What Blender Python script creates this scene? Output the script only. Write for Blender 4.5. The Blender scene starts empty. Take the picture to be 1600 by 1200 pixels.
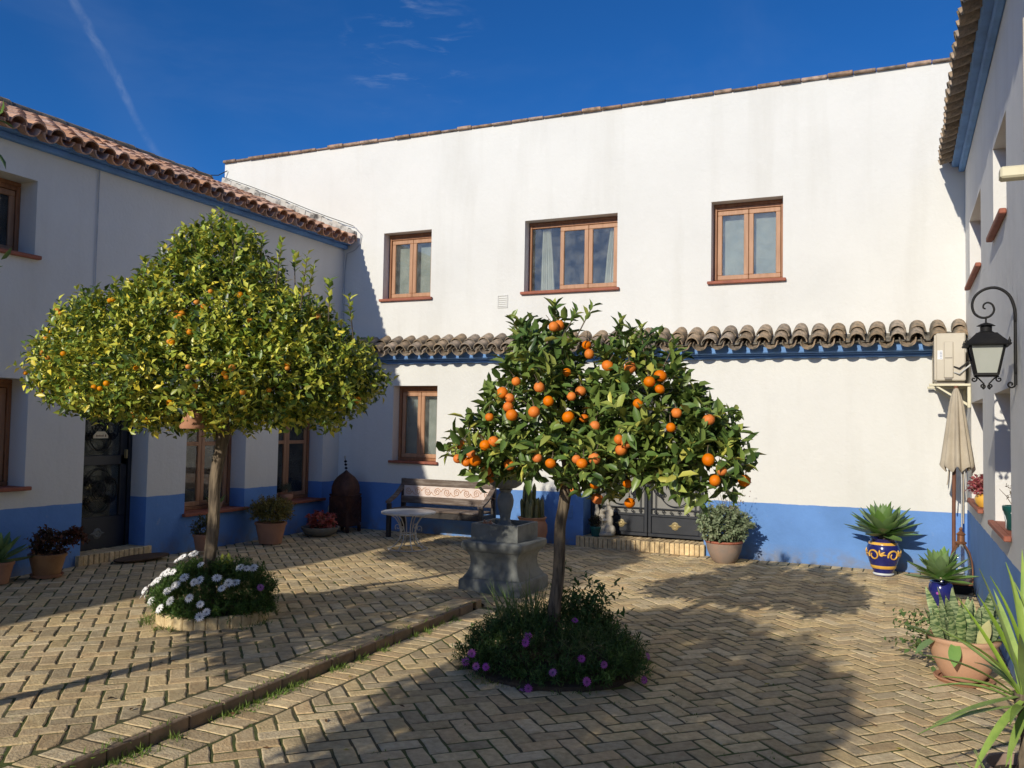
import bpy, math, random
import numpy as np
from mathutils import Vector, Matrix
random.seed(7); RNG = np.random.default_rng(11)
PI = math.pi
scene = bpy.context.scene
COL = scene.collection

# ------------------------------------------------------------------ camera
CAM_R = Vector((0.91028348, 0.41359114, 0.01806514)); CAM_U = Vector((0.00285231, -0.04990186, 0.99875005))
CAM_F = Vector((-0.41397566, 0.90909415, 0.04660453)); CAM_P = Vector((0, 0, 1.6)); FPX = 1338.72
cd = bpy.data.cameras.new('camera'); cam = bpy.data.objects.new('camera', cd); COL.objects.link(cam)
cd.sensor_width = 36; cd.lens = FPX / 1600 * 36; cd.clip_start = 0.05; cd.clip_end = 2000
M = Matrix((CAM_R, CAM_U, -CAM_F)).transposed().to_4x4(); M.translation = CAM_P
cam.matrix_world = M; scene.camera = cam

# ------------------------------------------------------------------ sun, sky, exposure
SUN_FROM = Vector((-0.155, -1.0, 0.433)).normalized()
SUN_EL = math.asin(SUN_FROM.z); SUN_AZ = math.atan2(SUN_FROM.x, SUN_FROM.y)
sd = bpy.data.lights.new('sun', 'SUN'); sd.energy = 3.05; sd.angle = math.radians(0.55); sd.color = (1.0, 0.92, 0.78)
sun = bpy.data.objects.new('sun', sd); COL.objects.link(sun)
sun.rotation_euler = (-SUN_FROM).to_track_quat('-Z', 'Y').to_euler(); sun.location = (-3, -20, 12)
world = bpy.data.worlds.new('World'); scene.world = world; world.use_nodes = True
def build_world():
    nt = world.node_tree; nt.nodes.clear(); N = nt.nodes.new; L = nt.links.new
    out = N('ShaderNodeOutputWorld'); bg = N('ShaderNodeBackground'); bg.inputs[1].default_value = 0.092
    sky = N('ShaderNodeTexSky'); sky.sky_type = 'NISHITA'; sky.sun_disc = False
    sky.sun_elevation = SUN_EL; sky.sun_rotation = SUN_AZ; sky.air_density = .8; sky.dust_density = 1.2; sky.ozone_density = 10.0; sky.altitude = 1000
    sat = N('ShaderNodeHueSaturation'); sat.inputs['Saturation'].default_value = 1.08; L(sky.outputs[0], sat.inputs['Color'])
    tc = N('ShaderNodeTexCoord')
    def math_(op, a, b=None):
        m = N('ShaderNodeMath'); m.operation = op
        for i, q in enumerate((a, b)):
            if q is None: continue
            if isinstance(q, (int, float)): m.inputs[i].default_value = q
            else: L(q, m.inputs[i])
        return m.outputs[0]
    def dot(v):
        m = N('ShaderNodeVectorMath'); m.operation = 'DOT_PRODUCT'; L(tc.outputs['Generated'], m.inputs[0]); m.inputs[1].default_value = v
        return m.outputs['Value']
    def mrange(x, a, b):
        m = N('ShaderNodeMapRange'); m.interpolation_type = 'SMOOTHSTEP'; L(x, m.inputs[0]); m.inputs[1].default_value = a; m.inputs[2].default_value = b
        return m.outputs[0]
    def noise(scale, det, stretch=(1, 1, 1), rot=(0, 0, 0)):
        mp = N('ShaderNodeMapping'); mp.inputs['Scale'].default_value = stretch; mp.inputs['Rotation'].default_value = rot; L(tc.outputs['Generated'], mp.inputs[0])
        n = N('ShaderNodeTexNoise'); n.inputs['Scale'].default_value = scale; n.inputs['Detail'].default_value = det; n.inputs['Roughness'].default_value = .62; n.inputs['Distortion'].default_value = .6; L(mp.outputs[0], n.inputs['Vector'])
        return n.outputs[0]
    # contrail along a great circle
    a = Vector((-.7264, .5582, .401)); b = Vector((-.7103, .6464, .2786)); n = a.cross(b).normalized()
    wob = math_('MULTIPLY', math_('SUBTRACT', noise(9, 3), .5), .018)
    d = math_('ABSOLUTE', math_('ADD', dot(n), wob))
    trail = math_('MULTIPLY', mrange(d, .0055, .0008), mrange(noise(30, 4), .2, .75))
    halo = math_('MULTIPLY', mrange(d, .06, .0), .12)
    trail = math_('MULTIPLY', math_('ADD', trail, halo), mrange(dot(Vector((-.72, .6, .34)).normalized()), .9, .99))
    # high wisps of cirrus
    c = Vector((-.482, .780, .405)).normalized()
    patch = mrange(dot(c), .9962, .9997)
    wisp = math_('MULTIPLY', patch, mrange(noise(16, 7, (1, 1, 4), (.35, .2, 0)), .52, .85))
    veil = math_('MULTIPLY', mrange(noise(3.2, 5, (1, 1, 2.2)), .42, .85), .045)
    m = math_('ADD', math_('ADD', math_('MULTIPLY', trail, .17), math_('MULTIPLY', wisp, .30)), veil)
    mix = N('ShaderNodeMix'); mix.data_type = 'RGBA'; L(m, mix.inputs[0]); L(sat.outputs[0], mix.inputs[6]); mix.inputs[7].default_value = (4.2, 5.0, 6.2, 1)
    L(mix.outputs[2], bg.inputs[0]); L(bg.outputs[0], out.inputs[0])
build_world()
scene.view_settings.view_transform = 'Standard'; scene.view_settings.look = 'None'; scene.view_settings.gamma = 1
scene.view_settings.exposure = 0.42; scene.view_settings.use_curve_mapping = False
scene.cycles.max_bounces = 12; scene.cycles.diffuse_bounces = 9; scene.cycles.transparent_max_bounces = 12
scene.cycles.use_denoising = True; scene.cycles.sample_clamp_indirect = 10

# ------------------------------------------------------------------ materials
MATS = {}
def pm(name, col, rough=.75, col2=None, scale=6, amt=1.0, lo=.35, hi=.7, bump=0.0, bscale=40, metal=0, attr=False, rnd=0.0, spec=.4,
       stretch=(1, 1, 1), transl=0.0, coat=0, det=5, pos=False, stain=None):
    """procedural principled: colour mottled by noise towards col2, optional per-face colour attribute and per-object variation"""
    m = bpy.data.materials.new(name); m.use_nodes = True; nt = m.node_tree; N = nt.nodes.new; L = nt.links.new
    p = nt.nodes['Principled BSDF']; p.inputs['Roughness'].default_value = rough; p.inputs['Metallic'].default_value = metal
    p.inputs['Specular IOR Level'].default_value = spec; p.inputs['Coat Weight'].default_value = coat
    tc = N('ShaderNodeTexCoord'); mp = N('ShaderNodeMapping'); mp.inputs['Scale'].default_value = stretch
    if pos:
        g = N('ShaderNodeNewGeometry'); L(g.outputs['Position'], mp.inputs[0])
    else: L(tc.outputs['Object'], mp.inputs[0])
    n = N('ShaderNodeTexNoise'); n.inputs['Scale'].default_value = scale; n.inputs['Detail'].default_value = det; n.inputs['Roughness'].default_value = .62; L(mp.outputs[0], n.inputs['Vector'])
    mr = N('ShaderNodeMapRange'); L(n.outputs[0], mr.inputs[0]); mr.inputs[1].default_value = lo; mr.inputs[2].default_value = hi; mr.inputs[4].default_value = amt
    mix = N('ShaderNodeMix'); mix.data_type = 'RGBA'; L(mr.outputs[0], mix.inputs[0])
    c2 = col2 or tuple(x * .72 for x in col)
    mix.inputs[6].default_value = (*col, 1); mix.inputs[7].default_value = (*c2, 1)
    out = mix.outputs[2]
    if attr:
        at = N('ShaderNodeAttribute'); at.attribute_name = 'Col'
        mm = N('ShaderNodeMix'); mm.data_type = 'RGBA'; mm.blend_type = 'MULTIPLY'; mm.inputs[0].default_value = 1; L(out, mm.inputs[6]); L(at.outputs['Color'], mm.inputs[7]); out = mm.outputs[2]
    if stain:                                        # broad irregular stains: (colour, scale, lo, hi, amount)
        sn = N('ShaderNodeTexNoise'); sn.inputs['Scale'].default_value = stain[1]; sn.inputs['Detail'].default_value = 7; sn.inputs['Roughness'].default_value = .68; L(mp.outputs[0], sn.inputs['Vector'])
        sr = N('ShaderNodeMapRange'); L(sn.outputs[0], sr.inputs[0]); sr.inputs[1].default_value = stain[2]; sr.inputs[2].default_value = stain[3]; sr.inputs[4].default_value = stain[4]
        sm_ = N('ShaderNodeMix'); sm_.data_type = 'RGBA'; L(sr.outputs[0], sm_.inputs[0]); L(out, sm_.inputs[6]); sm_.inputs[7].default_value = (*stain[0], 1); out = sm_.outputs[2]
    if rnd:
        oi = N('ShaderNodeObjectInfo'); hs = N('ShaderNodeHueSaturation'); L(out, hs.inputs['Color'])
        r1 = N('ShaderNodeMapRange'); L(oi.outputs['Random'], r1.inputs[0]); r1.inputs[3].default_value = 1 - rnd; r1.inputs[4].default_value = 1 + rnd; L(r1.outputs[0], hs.inputs['Value'])
        w = N('ShaderNodeMath'); w.operation = 'FRACT'; w2 = N('ShaderNodeMath'); w2.operation = 'MULTIPLY'; L(oi.outputs['Random'], w2.inputs[0]); w2.inputs[1].default_value = 7.31; L(w2.outputs[0], w.inputs[0])
        r2 = N('ShaderNodeMapRange'); L(w.outputs[0], r2.inputs[0]); r2.inputs[3].default_value = 1 - rnd * .9; r2.inputs[4].default_value = 1 + rnd * .5; L(r2.outputs[0], hs.inputs['Saturation'])
        out = hs.outputs[0]
    L(out, p.inputs['Base Color'])
    if bump:
        b = N('ShaderNodeTexNoise'); b.inputs['Scale'].default_value = bscale; b.inputs['Detail'].default_value = 4; L(mp.outputs[0], b.inputs['Vector'])
        bp = N('ShaderNodeBump'); bp.inputs['Strength'].default_value = bump; bp.inputs['Distance'].default_value = .01; L(b.outputs[0], bp.inputs['Height']); L(bp.outputs[0], p.inputs['Normal'])
    if transl:
        t = N('ShaderNodeBsdfTranslucent'); hs = N('ShaderNodeHueSaturation'); hs.inputs['Value'].default_value = 1.5; hs.inputs['Hue'].default_value = .485; L(out, hs.inputs['Color']); L(hs.outputs[0], t.inputs[0])
        ms = N('ShaderNodeMixShader'); ms.inputs[0].default_value = transl; L(p.outputs[0], ms.inputs[1]); L(t.outputs[0], ms.inputs[2])
        L(ms.outputs[0], nt.nodes['Material Output'].inputs[0])
    MATS[name] = m
    return m

def plaster_mat(name, dado_z, white=(.71, .705, .665), blue=(.14, .29, .62)):
    m = bpy.data.materials.new(name); m.use_nodes = True; nt = m.node_tree; N = nt.nodes.new; L = nt.links.new
    p = nt.nodes['Principled BSDF']; p.inputs['Roughness'].default_value = .85; p.inputs['Specular IOR Level'].default_value = .25
    g = N('ShaderNodeNewGeometry'); sx = N('ShaderNodeSeparateXYZ'); L(g.outputs['Position'], sx.inputs[0])
    def noise(scale, det, st=(1, 1, 1), rough=.6):
        mp = N('ShaderNodeMapping'); mp.inputs['Scale'].default_value = st; L(g.outputs['Position'], mp.inputs[0])
        n = N('ShaderNodeTexNoise'); n.inputs['Scale'].default_value = scale; n.inputs['Detail'].default_value = det; n.inputs['Roughness'].default_value = rough; L(mp.outputs[0], n.inputs['Vector']); return n.outputs[0]
    def mr(x, a, b, c=0, d=1):
        q = N('ShaderNodeMapRange'); L(x, q.inputs[0]); q.inputs[1].default_value = a; q.inputs[2].default_value = b; q.inputs[3].default_value = c; q.inputs[4].default_value = d; return q.outputs[0]
    def mixc(f, a, b, mode='MIX'):
        q = N('ShaderNodeMix'); q.data_type = 'RGBA'; q.blend_type = mode
        if isinstance(f, float): q.inputs[0].default_value = f
        else: L(f, q.inputs[0])
        for i, c in ((6, a), (7, b)):
            if isinstance(c, tuple): q.inputs[i].default_value = (*c, 1)
            else: L(c, q.inputs[i])
        return q.outputs[2]
    def mul(a, b):
        q = N('ShaderNodeMath'); q.operation = 'MULTIPLY'; L(a, q.inputs[0])
        if isinstance(b, float): q.inputs[1].default_value = b
        else: L(b, q.inputs[1])
        return q.outputs[0]
    w = mixc(mr(noise(.9, 6), .35, .7), white, tuple(c * .93 for c in white))
    w = mixc(mul(mr(noise(2.2, 6, (1, 1, .12)), .52, .8), .5), w, (.56, .545, .49))           # faint rain streaks
    w = mixc(mul(mr(noise(5, 7), .60, .78), .25), w, (.80, .79, .76))                            # patched repaint
    b = mixc(mr(noise(1.6, 6), .35, .7), blue, tuple(c * .82 for c in blue))
    b = mixc(mul(mr(noise(14, 5), .66, .74), .35), b, (.35, .42, .55))
    wob = mul(mr(noise(3.0, 5), 0, 1, -.5, .5), .03)
    ad = N('ShaderNodeMath'); ad.operation = 'ADD'; L(sx.outputs[2], ad.inputs[0]); L(wob, ad.inputs[1])
    c = mixc(mr(ad.outputs[0], dado_z - .002, dado_z + .002), b, w)
    c = mixc(mul(mul(mr(sx.outputs[2], .0, .22, 1, 0), mr(noise(7, 6), .40, .62)), .7), c, (.23, .20, .15))      # earth splashed up the foot of the wall
    L(c, p.inputs['Base Color'])
    bp = N('ShaderNodeBump'); bp.inputs['Strength'].default_value = .5; bp.inputs['Distance'].default_value = .014
    hh = N('ShaderNodeMath'); hh.operation = 'ADD'; L(mul(noise(4, 3, (1, 1, .7)), 1.4), hh.inputs[0]); L(mul(noise(28, 5), .5), hh.inputs[1]); L(hh.outputs[0], bp.inputs['Height']); L(bp.outputs[0], p.inputs['Normal'])
    MATS[name] = m; return m

def glass_mat(name, tint=(.9, .93, .92), refl=.12):
    m = bpy.data.materials.new(name); m.use_nodes = True; nt = m.node_tree; N = nt.nodes.new; L = nt.links.new; nt.nodes.remove(nt.nodes['Principled BSDF'])
    fr = N('ShaderNodeFresnel'); fr.inputs[0].default_value = 1.5; t = N('ShaderNodeBsdfTransparent'); t.inputs[0].default_value = (*tint, 1); g = N('ShaderNodeBsdfGlossy'); g.inputs['Roughness'].default_value = .03
    dd = N('ShaderNodeBsdfDiffuse'); dd.inputs[0].default_value = (.6, .6, .56, 1)
    tc = N('ShaderNodeTexCoord'); nz = N('ShaderNodeTexNoise'); nz.inputs['Scale'].default_value = 7; nz.inputs['Detail'].default_value = 6; L(tc.outputs['Object'], nz.inputs['Vector'])
    mr = N('ShaderNodeMapRange'); L(nz.outputs[0], mr.inputs[0]); mr.inputs[1].default_value = .4; mr.inputs[2].default_value = .8; mr.inputs[3].default_value = .02; mr.inputs[4].default_value = .12
    ad = N('ShaderNodeMath'); ad.operation = 'ADD'; L(fr.outputs[0], ad.inputs[0]); ad.inputs[1].default_value = refl
    ms = N('ShaderNodeMixShader'); L(ad.outputs[0], ms.inputs[0]); L(t.outputs[0], ms.inputs[1]); L(g.outputs[0], ms.inputs[2])
    m2 = N('ShaderNodeMixShader'); L(mr.outputs[0], m2.inputs[0]); L(ms.outputs[0], m2.inputs[1]); L(dd.outputs[0], m2.inputs[2])   # dust on the pane
    L(m2.outputs[0], nt.nodes['Material Output'].inputs[0]); MATS[name] = m; return m

plaster_mat('plaster', .695); plaster_mat('plaster_right', .748, (.72, .715, .685))
pm('cornice_blue', (.15, .31, .62), .8, (.11, .22, .44), 3, bump=.25, bscale=25, pos=True)
pm('roof_clay', (.66, .375, .235), .9, (.38, .22, .14), 9, lo=.4, hi=.68, bump=.5, bscale=60, rnd=.28)
pm('old_clay', (.42, .31, .21), .92, (.13, .115, .085), 7, lo=.40, hi=.62, bump=.6, bscale=50, rnd=.25)
pm('old_clay_top', (.40, .27, .19), .92, (.16, .12, .09), 9, lo=.4, hi=.62, bump=.6, bscale=50, rnd=.3)
pm('mortar_grey', (.50, .48, .43), .95, (.07, .065, .06), 5, lo=.48, hi=.66, bump=.6, bscale=30, pos=True)
pm('dark_mould', (.30, .27, .22), .95, (.07, .065, .055), 6, lo=.35, hi=.6, bump=.6, bscale=30, pos=True)
pm('wood_frame', (.35, .16, .072), .55, (.23, .095, .042), 3, stretch=(8, 8, 1), bump=.12, bscale=12)
pm('wood_sash', (.46, .255, .145), .55, (.34, .175, .092), 3, stretch=(8, 8, 1), bump=.12, bscale=12)
pm('terracotta_sill', (.36, .115, .065), .7, (.25, .08, .05), 8, bump=.2)
pm('curtain', (.66, .64, .56), .9, (.55, .53, .46), 4)
pm('blind_grey', (.30, .315, .30), .8, (.40, .41, .38), 3.0, bump=.1)
pm('dark_room', (.035, .035, .037), .9)
pm('brick_paver', (.74, .61, .385), .95, (.55, .42, .255), 24, lo=.36, hi=.68, bump=.65, bscale=70, attr=True, pos=True, spec=.2, stain=((.18, .15, .09), 4.5, .52, .76, .5), det=8)
pm('yard_brick', (.56, .45, .275), .95, (.36, .27, .16), 8, pos=True)
pm('paving_soil', (.10, .082, .045), .97, (.085, .11, .025), 2.2, lo=.42, hi=.62, bump=.6, bscale=60, pos=True)
pm('kerb_clay', (.30, .225, .15), .92, (.19, .145, .10), 10, bump=.5, bscale=40, attr=True, pos=True)
pm('earth', (.16, .125, .08), .97, (.10, .08, .05), 3, pos=True)
pm('leaf_citrus', (.9, .9, .9), .38, (1, 1, 1), 3, attr=True, transl=.12, spec=.5)
pm('leaf_soft', (.9, .9, .9), .55, (1, 1, 1), 3, attr=True, transl=.22, spec=.3)
pm('leaf_agave', (.20, .32, .09), .45, (.12, .23, .065), 3.5, rnd=.2, spec=.45, lo=.3, hi=.7)
pm('leaf_snake', (.30, .36, .16), .45, (.06, .11, .04), 5, stretch=(14, 2, 2), lo=.44, hi=.54, rnd=.15)
pm('leaf_snake_edge', (.58, .56, .26), .5)
pm('leaf_yucca', (.30, .42, .085), .4, (.20, .32, .06), 3, stretch=(6, 6, 1), rnd=.22, transl=.12)
pm('bark', (.20, .155, .105), .92, (.065, .05, .035), 5, stretch=(7, 7, .9), lo=.38, hi=.62, bump=1.0, bscale=9)
pm('orange_peel', (.76, .205, .002), .5, (.68, .145, .002), 3, bump=.15, bscale=160, spec=.22, rnd=.08)
pm('small_fruit', (.72, .30, .008), .5, (.66, .22, .006), 3, rnd=.1, spec=.25)
pm('petal_white', (.86, .86, .84), .6, (.80, .79, .80), 20)
pm('petal_purple', (.42, .09, .38), .6, (.30, .05, .28), 20, rnd=.2)
pm('petal_pale', (.62, .50, .66), .6)
pm('flower_eye', (.05, .04, .12), .6)
pm('terracotta', (.47, .235, .135), .85, (.37, .18, .105), 4, bump=.2, bscale=40)
pm('terracotta_light', (.56, .34, .21), .85, (.50, .27, .16), 3, bump=.15, bscale=40)
pm('terracotta_old', (.34, .23, .17), .9, (.24, .20, .165), 5, bump=.35, bscale=40)
pm('glazed_ochre', (.42, .22, .09), .35, (.26, .12, .055), 5)
pm('glaze_blue', (.018, .022, .16), .18, (.012, .014, .10), 8, coat=.4)
pm('glaze_yellow', (.78, .47, .08), .25, (.66, .34, .05), 12, coat=.3)
pm('glaze_green', (.01, .10, .09), .3, (.008, .07, .07), 6)
pm('glaze_white', (.75, .78, .78), .35)
pm('grey_bowl', (.28, .25, .20), .9, (.18, .17, .14), 6, bump=.4)
pm('stone_grey', (.22, .23, .215), .9, (.13, .138, .13), 5, lo=.38, hi=.66, bump=.3, bscale=60)
pm('stone_white', (.52, .47, .38), .88, (.30, .27, .215), 6, bump=.4, bscale=40)
pm('bench_wood', (.125, .092, .072), .75, (.28, .235, .20), 3, stretch=(1.2, 10, 10), lo=.45, hi=.72, bump=.5, bscale=18)
pm('bench_dark', (.028, .024, .022), .6, (.05, .04, .035), 5, bump=.2)
pm('carved_wood', (.74, .65, .59), .85, (.66, .52, .46), 14, bump=.3, bscale=60)
pm('white_iron', (.58, .58, .56), .5, (.42, .38, .33), 14, lo=.5, hi=.75)
pm('table_stone', (.48, .50, .53), .3, (.40, .41, .43), 8, spec=.6)
pm('rust_tin', (.115, .05, .032), .6, (.055, .028, .02), 12, bump=.5, bscale=30, metal=.4)
pm('copper', (.34, .15, .07), .45, (.2, .09, .045), 10, metal=.5)
pm('iron_black', (.010, .010, .011), .6, (.016, .015, .014), 10, spec=.25)
pm('gate_dark', (.018, .021, .027), .38, (.03, .033, .04), 5, spec=.5)
pm('gate_panel', (.21, .205, .185), .45, (.26, .25, .225), 3)
pm('brass', (.50, .40, .20), .4, (.35, .27, .13), 8, metal=.4)
pm('lantern_glass', (.36, .38, .33), .35, (.42, .43, .38), 3, spec=.6)
pm('ac_beige', (.55, .50, .40), .5, (.50, .45, .36), 3)
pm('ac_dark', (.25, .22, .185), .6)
pm('ac_shelf', (.70, .66, .48), .6, (.60, .55, .40), 4)
pm('sticker', (.82, .83, .84), .5)
pm('print_blue', (.25, .30, .42), .6)
pm('canvas', (.50, .44, .34), .9, (.36, .31, .235), 6, stretch=(1, 1, .5), bump=.4, bscale=30)
pm('pole_brown', (.20, .085, .045), .6, (.12, .05, .03), 6)
pm('cable_black', (.02, .02, .02), .6); pm('cable_white', (.6, .6, .58), .6)
pm('conduit', (.50, .51, .53), .6)
pm('sign_cream', (.72, .64, .45), .5, (.62, .54, .38), 12)
pm('sign_ink', (.13, .06, .02), .6)
pm('mat_brown', (.12, .075, .045), .98, (.08, .05, .03), 20, bump=.5, bscale=120)
pm('soil', (.05, .035, .022), .98, (.08, .06, .04), 20, bump=.6, bscale=60)
glass_mat('glass', refl=.02); glass_mat('glass_dark', (.5, .55, .55), .0)

# ------------------------------------------------------------------ mesh helpers
class MB:
    def __init__(s): s.v = []; s.f = []; s.c = []; s.cur = (1, 1, 1)
    def add(s, vs, fs, T=None):
        o = len(s.v)
        s.v += [tuple(T @ Vector(p)) for p in vs] if T is not None else [tuple(p) for p in vs]
        for f in fs: s.f.append(tuple(i + o for i in f)); s.c.append(s.cur)
    def box(s, x0, x1, y0, y1, z0, z1, T=None, b=0.0):
        if x0 > x1: x0, x1 = x1, x0
        if y0 > y1: y0, y1 = y1, y0
        if z0 > z1: z0, z1 = z1, z0
        if b <= 0:
            vs = [(x, y, z) for x in (x0, x1) for y in (y0, y1) for z in (z0, z1)]
            s.add(vs, [(0, 1, 3, 2), (4, 6, 7, 5), (0, 4, 5, 1), (2, 3, 7, 6), (0, 2, 6, 4), (1, 5, 7, 3)], T); return
        b = min(b, (x1 - x0) * .45, (y1 - y0) * .45, (z1 - z0) * .45)
        X = (x0, x1); Y = (y0, y1); Z = (z0, z1); vs = []; ix = {}
        for i in (0, 1):
            for j in (0, 1):
                for k in (0, 1):
                    sx, sy, sz = (b, -b)[i], (b, -b)[j], (b, -b)[k]
                    for a, p in enumerate(((X[i], Y[j] + sy, Z[k] + sz), (X[i] + sx, Y[j], Z[k] + sz), (X[i] + sx, Y[j] + sy, Z[k]))):
                        ix[i, j, k, a] = len(vs); vs.append(p)
        fs = []
        for i in (0, 1): fs.append([ix[i, j, k, 0] for j, k in ((0, 0), (0, 1), (1, 1), (1, 0))])
        for j in (0, 1): fs.append([ix[i, j, k, 1] for i, k in ((0, 0), (1, 0), (1, 1), (0, 1))])
        for k in (0, 1): fs.append([ix[i, j, k, 2] for i, j in ((0, 0), (0, 1), (1, 1), (1, 0))])
        for i in (0, 1):
            for j in (0, 1): fs.append([ix[i, j, 0, 0], ix[i, j, 0, 1], ix[i, j, 1, 1], ix[i, j, 1, 0]])
            for k in (0, 1): fs.append([ix[i, 0, k, 0], ix[i, 0, k, 2], ix[i, 1, k, 2], ix[i, 1, k, 0]])
        for j in (0, 1):
            for k in (0, 1): fs.append([ix[0, j, k, 1], ix[0, j, k, 2], ix[1, j, k, 2], ix[1, j, k, 1]])
        for i in (0, 1):
            for j in (0, 1):
                for k in (0, 1): fs.append([ix[i, j, k, a] for a in (0, 1, 2)])
        s.add(vs, fs, T)
    def lathe(s, prof, n=24, T=None, cap=True, sq=None, ang0=0):
        """prof: list of (radius, z); sq: superellipse exponent for squarish bodies"""
        vs = []; m = len(prof)
        for r, z in prof:
            for i in range(n):
                a = 2 * PI * i / n + ang0; c, q = math.cos(a), math.sin(a)
                k = 1 if not sq else (abs(c) ** sq + abs(q) ** sq) ** (-1 / sq)
                vs.append((r * c * k, r * q * k, z))
        fs = [(j * n + i, j * n + (i + 1) % n, (j + 1) * n + (i + 1) % n, (j + 1) * n + i) for j in range(m - 1) for i in range(n)]
        if cap: fs += [tuple(range(n))[::-1], tuple((m - 1) * n + i for i in range(n))]
        s.add(vs, fs, T)
    def tube(s, pts, r, n=8, cap=True):
        pts = [Vector(p) for p in pts]; m = len(pts); rs = r if isinstance(r, (list, tuple)) else [r] * m
        t0 = (pts[1] - pts[0]).normalized(); up = Vector((0, 0, 1)) if abs(t0.z) < .9 else Vector((1, 0, 0)); u = t0.cross(up).normalized(); vs = []
        for i in range(m):
            t = (pts[min(i + 1, m - 1)] - pts[max(i - 1, 0)])
            t = t.normalized() if t.length > 1e-9 else t0
            u = (u - t * u.dot(t)); u = u.normalized() if u.length > 1e-6 else t.orthogonal().normalized(); w = t.cross(u)
            for k in range(n):
                a = 2 * PI * k / n; vs.append(pts[i] + (u * math.cos(a) + w * math.sin(a)) * rs[i])
        fs = [(j * n + i, j * n + (i + 1) % n, (j + 1) * n + (i + 1) % n, (j + 1) * n + i) for j in range(m - 1) for i in range(n)]
        if cap: fs += [tuple(range(n))[::-1], tuple((m - 1) * n + i for i in range(n))]
        s.add(vs, fs)
    def ball(s, c, r, n=10, m=7, T=None):
        rx, ry, rz = r if isinstance(r, tuple) else (r, r, r); vs = [(c[0], c[1], c[2] - rz)]
        for j in range(1, m):
            a = -PI / 2 + PI * j / m
            for i in range(n): q = 2 * PI * i / n; vs.append((c[0] + rx * math.cos(a) * math.cos(q), c[1] + ry * math.cos(a) * math.sin(q), c[2] + rz * math.sin(a)))
        vs.append((c[0], c[1], c[2] + rz)); L = len(vs) - 1
        fs = [(0, 1 + (i + 1) % n, 1 + i) for i in range(n)] + [(L, L - n + i, L - n + (i + 1) % n) for i in range(n)]
        fs += [(1 + j * n + i, 1 + j * n + (i + 1) % n, 1 + (j + 1) * n + (i + 1) % n, 1 + (j + 1) * n + i) for j in range(m - 2) for i in range(n)]
        s.add(vs, fs, T)
    def mesh(s, name, smooth=None):
        me = bpy.data.meshes.new(name); me.from_pydata(s.v, [], s.f)
        if any(c != (1, 1, 1) for c in s.c):
            a = me.attributes.new('Col', 'FLOAT_COLOR', 'FACE'); a.data.foreach_set('color', np.array([(*c, 1) for c in s.c], dtype=np.float32).ravel())
        if smooth is not None:
            me.shade_smooth(); me.set_sharp_from_angle(angle=math.radians(smooth))
        return me
def link(name, me, mat, parent=None, loc=None, rot=None, mtx=None, **props):
    o = bpy.data.objects.new(name, me)
    if me is not None and mat and not me.materials: me.materials.append(MATS[mat])
    COL.objects.link(o); o.parent = parent
    if mtx is not None: o.matrix_basis = mtx
    if loc is not None: o.location = loc
    if rot is not None: o.rotation_euler = rot
    for k, v in props.items(): o[k] = v
    return o
def obj(name, mb, mat, parent=None, smooth=None, **k):
    return link(name, mb.mesh(name, smooth), mat, parent, **k)
def thing(name, label, cat, loc=(0, 0, 0), rz=0, group=None):
    o = bpy.data.objects.new(name, None); COL.objects.link(o); o.location = loc; o.rotation_euler = (0, 0, rz); o.empty_display_size = .1
    o['label'] = label; o['category'] = cat
    if group: o['group'] = group
    return o
def fixnormals(o):
    import bmesh
    bm = bmesh.new(); bm.from_mesh(o.data); bmesh.ops.recalc_face_normals(bm, faces=bm.faces); bm.to_mesh(o.data); bm.free()
def basis(O, U, D): return Matrix(((U[0], D[0], 0, O[0]), (U[1], D[1], 0, O[1]), (U[2], D[2], 1, O[2]), (0, 0, 0, 1)))
def jit(a): return random.uniform(-a, a)

def leaf_arrays(P, A, N, L, W, C, droop=.15, fold=.25, big=False):
    """n leaves as real little folded blades; returns verts, faces(list of arrays), colours"""
    A = A / np.linalg.norm(A, axis=1, keepdims=True); S = np.cross(A, N); S /= np.linalg.norm(S, axis=1, keepdims=True) + 1e-9; N = np.cross(S, A)
    L = L[:, None]; W = W[:, None]; n = len(P)
    def pt(t, w, h=0): return P + A * (L * t) + S * (W * w) + N * (W * h - L * droop * t * t)
    if big:
        V = np.stack([pt(0, 0), pt(.28, .40, fold), pt(.66, .38, fold), pt(1, 0), pt(.66, -.38, fold), pt(.28, -.40, fold), pt(.3, 0), pt(.66, 0)], 1)
        F = [(0, 6, 5), (0, 1, 6), (1, 2, 7, 6), (6, 7, 4, 5), (2, 3, 7), (7, 3, 4)]
    else:
        V = np.stack([pt(0, 0), pt(.45, .5, fold), pt(1, 0), pt(.45, -.5, fold), pt(.5, 0)], 1)
        F = [(0, 1, 4), (1, 2, 4), (0, 4, 3), (4, 2, 3)]
    k = V.shape[1]; off = np.arange(n) * k
    faces = [off[:, None] + np.array(f)[None] for f in F]
    return V.reshape(-1, 3), faces, C
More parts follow.
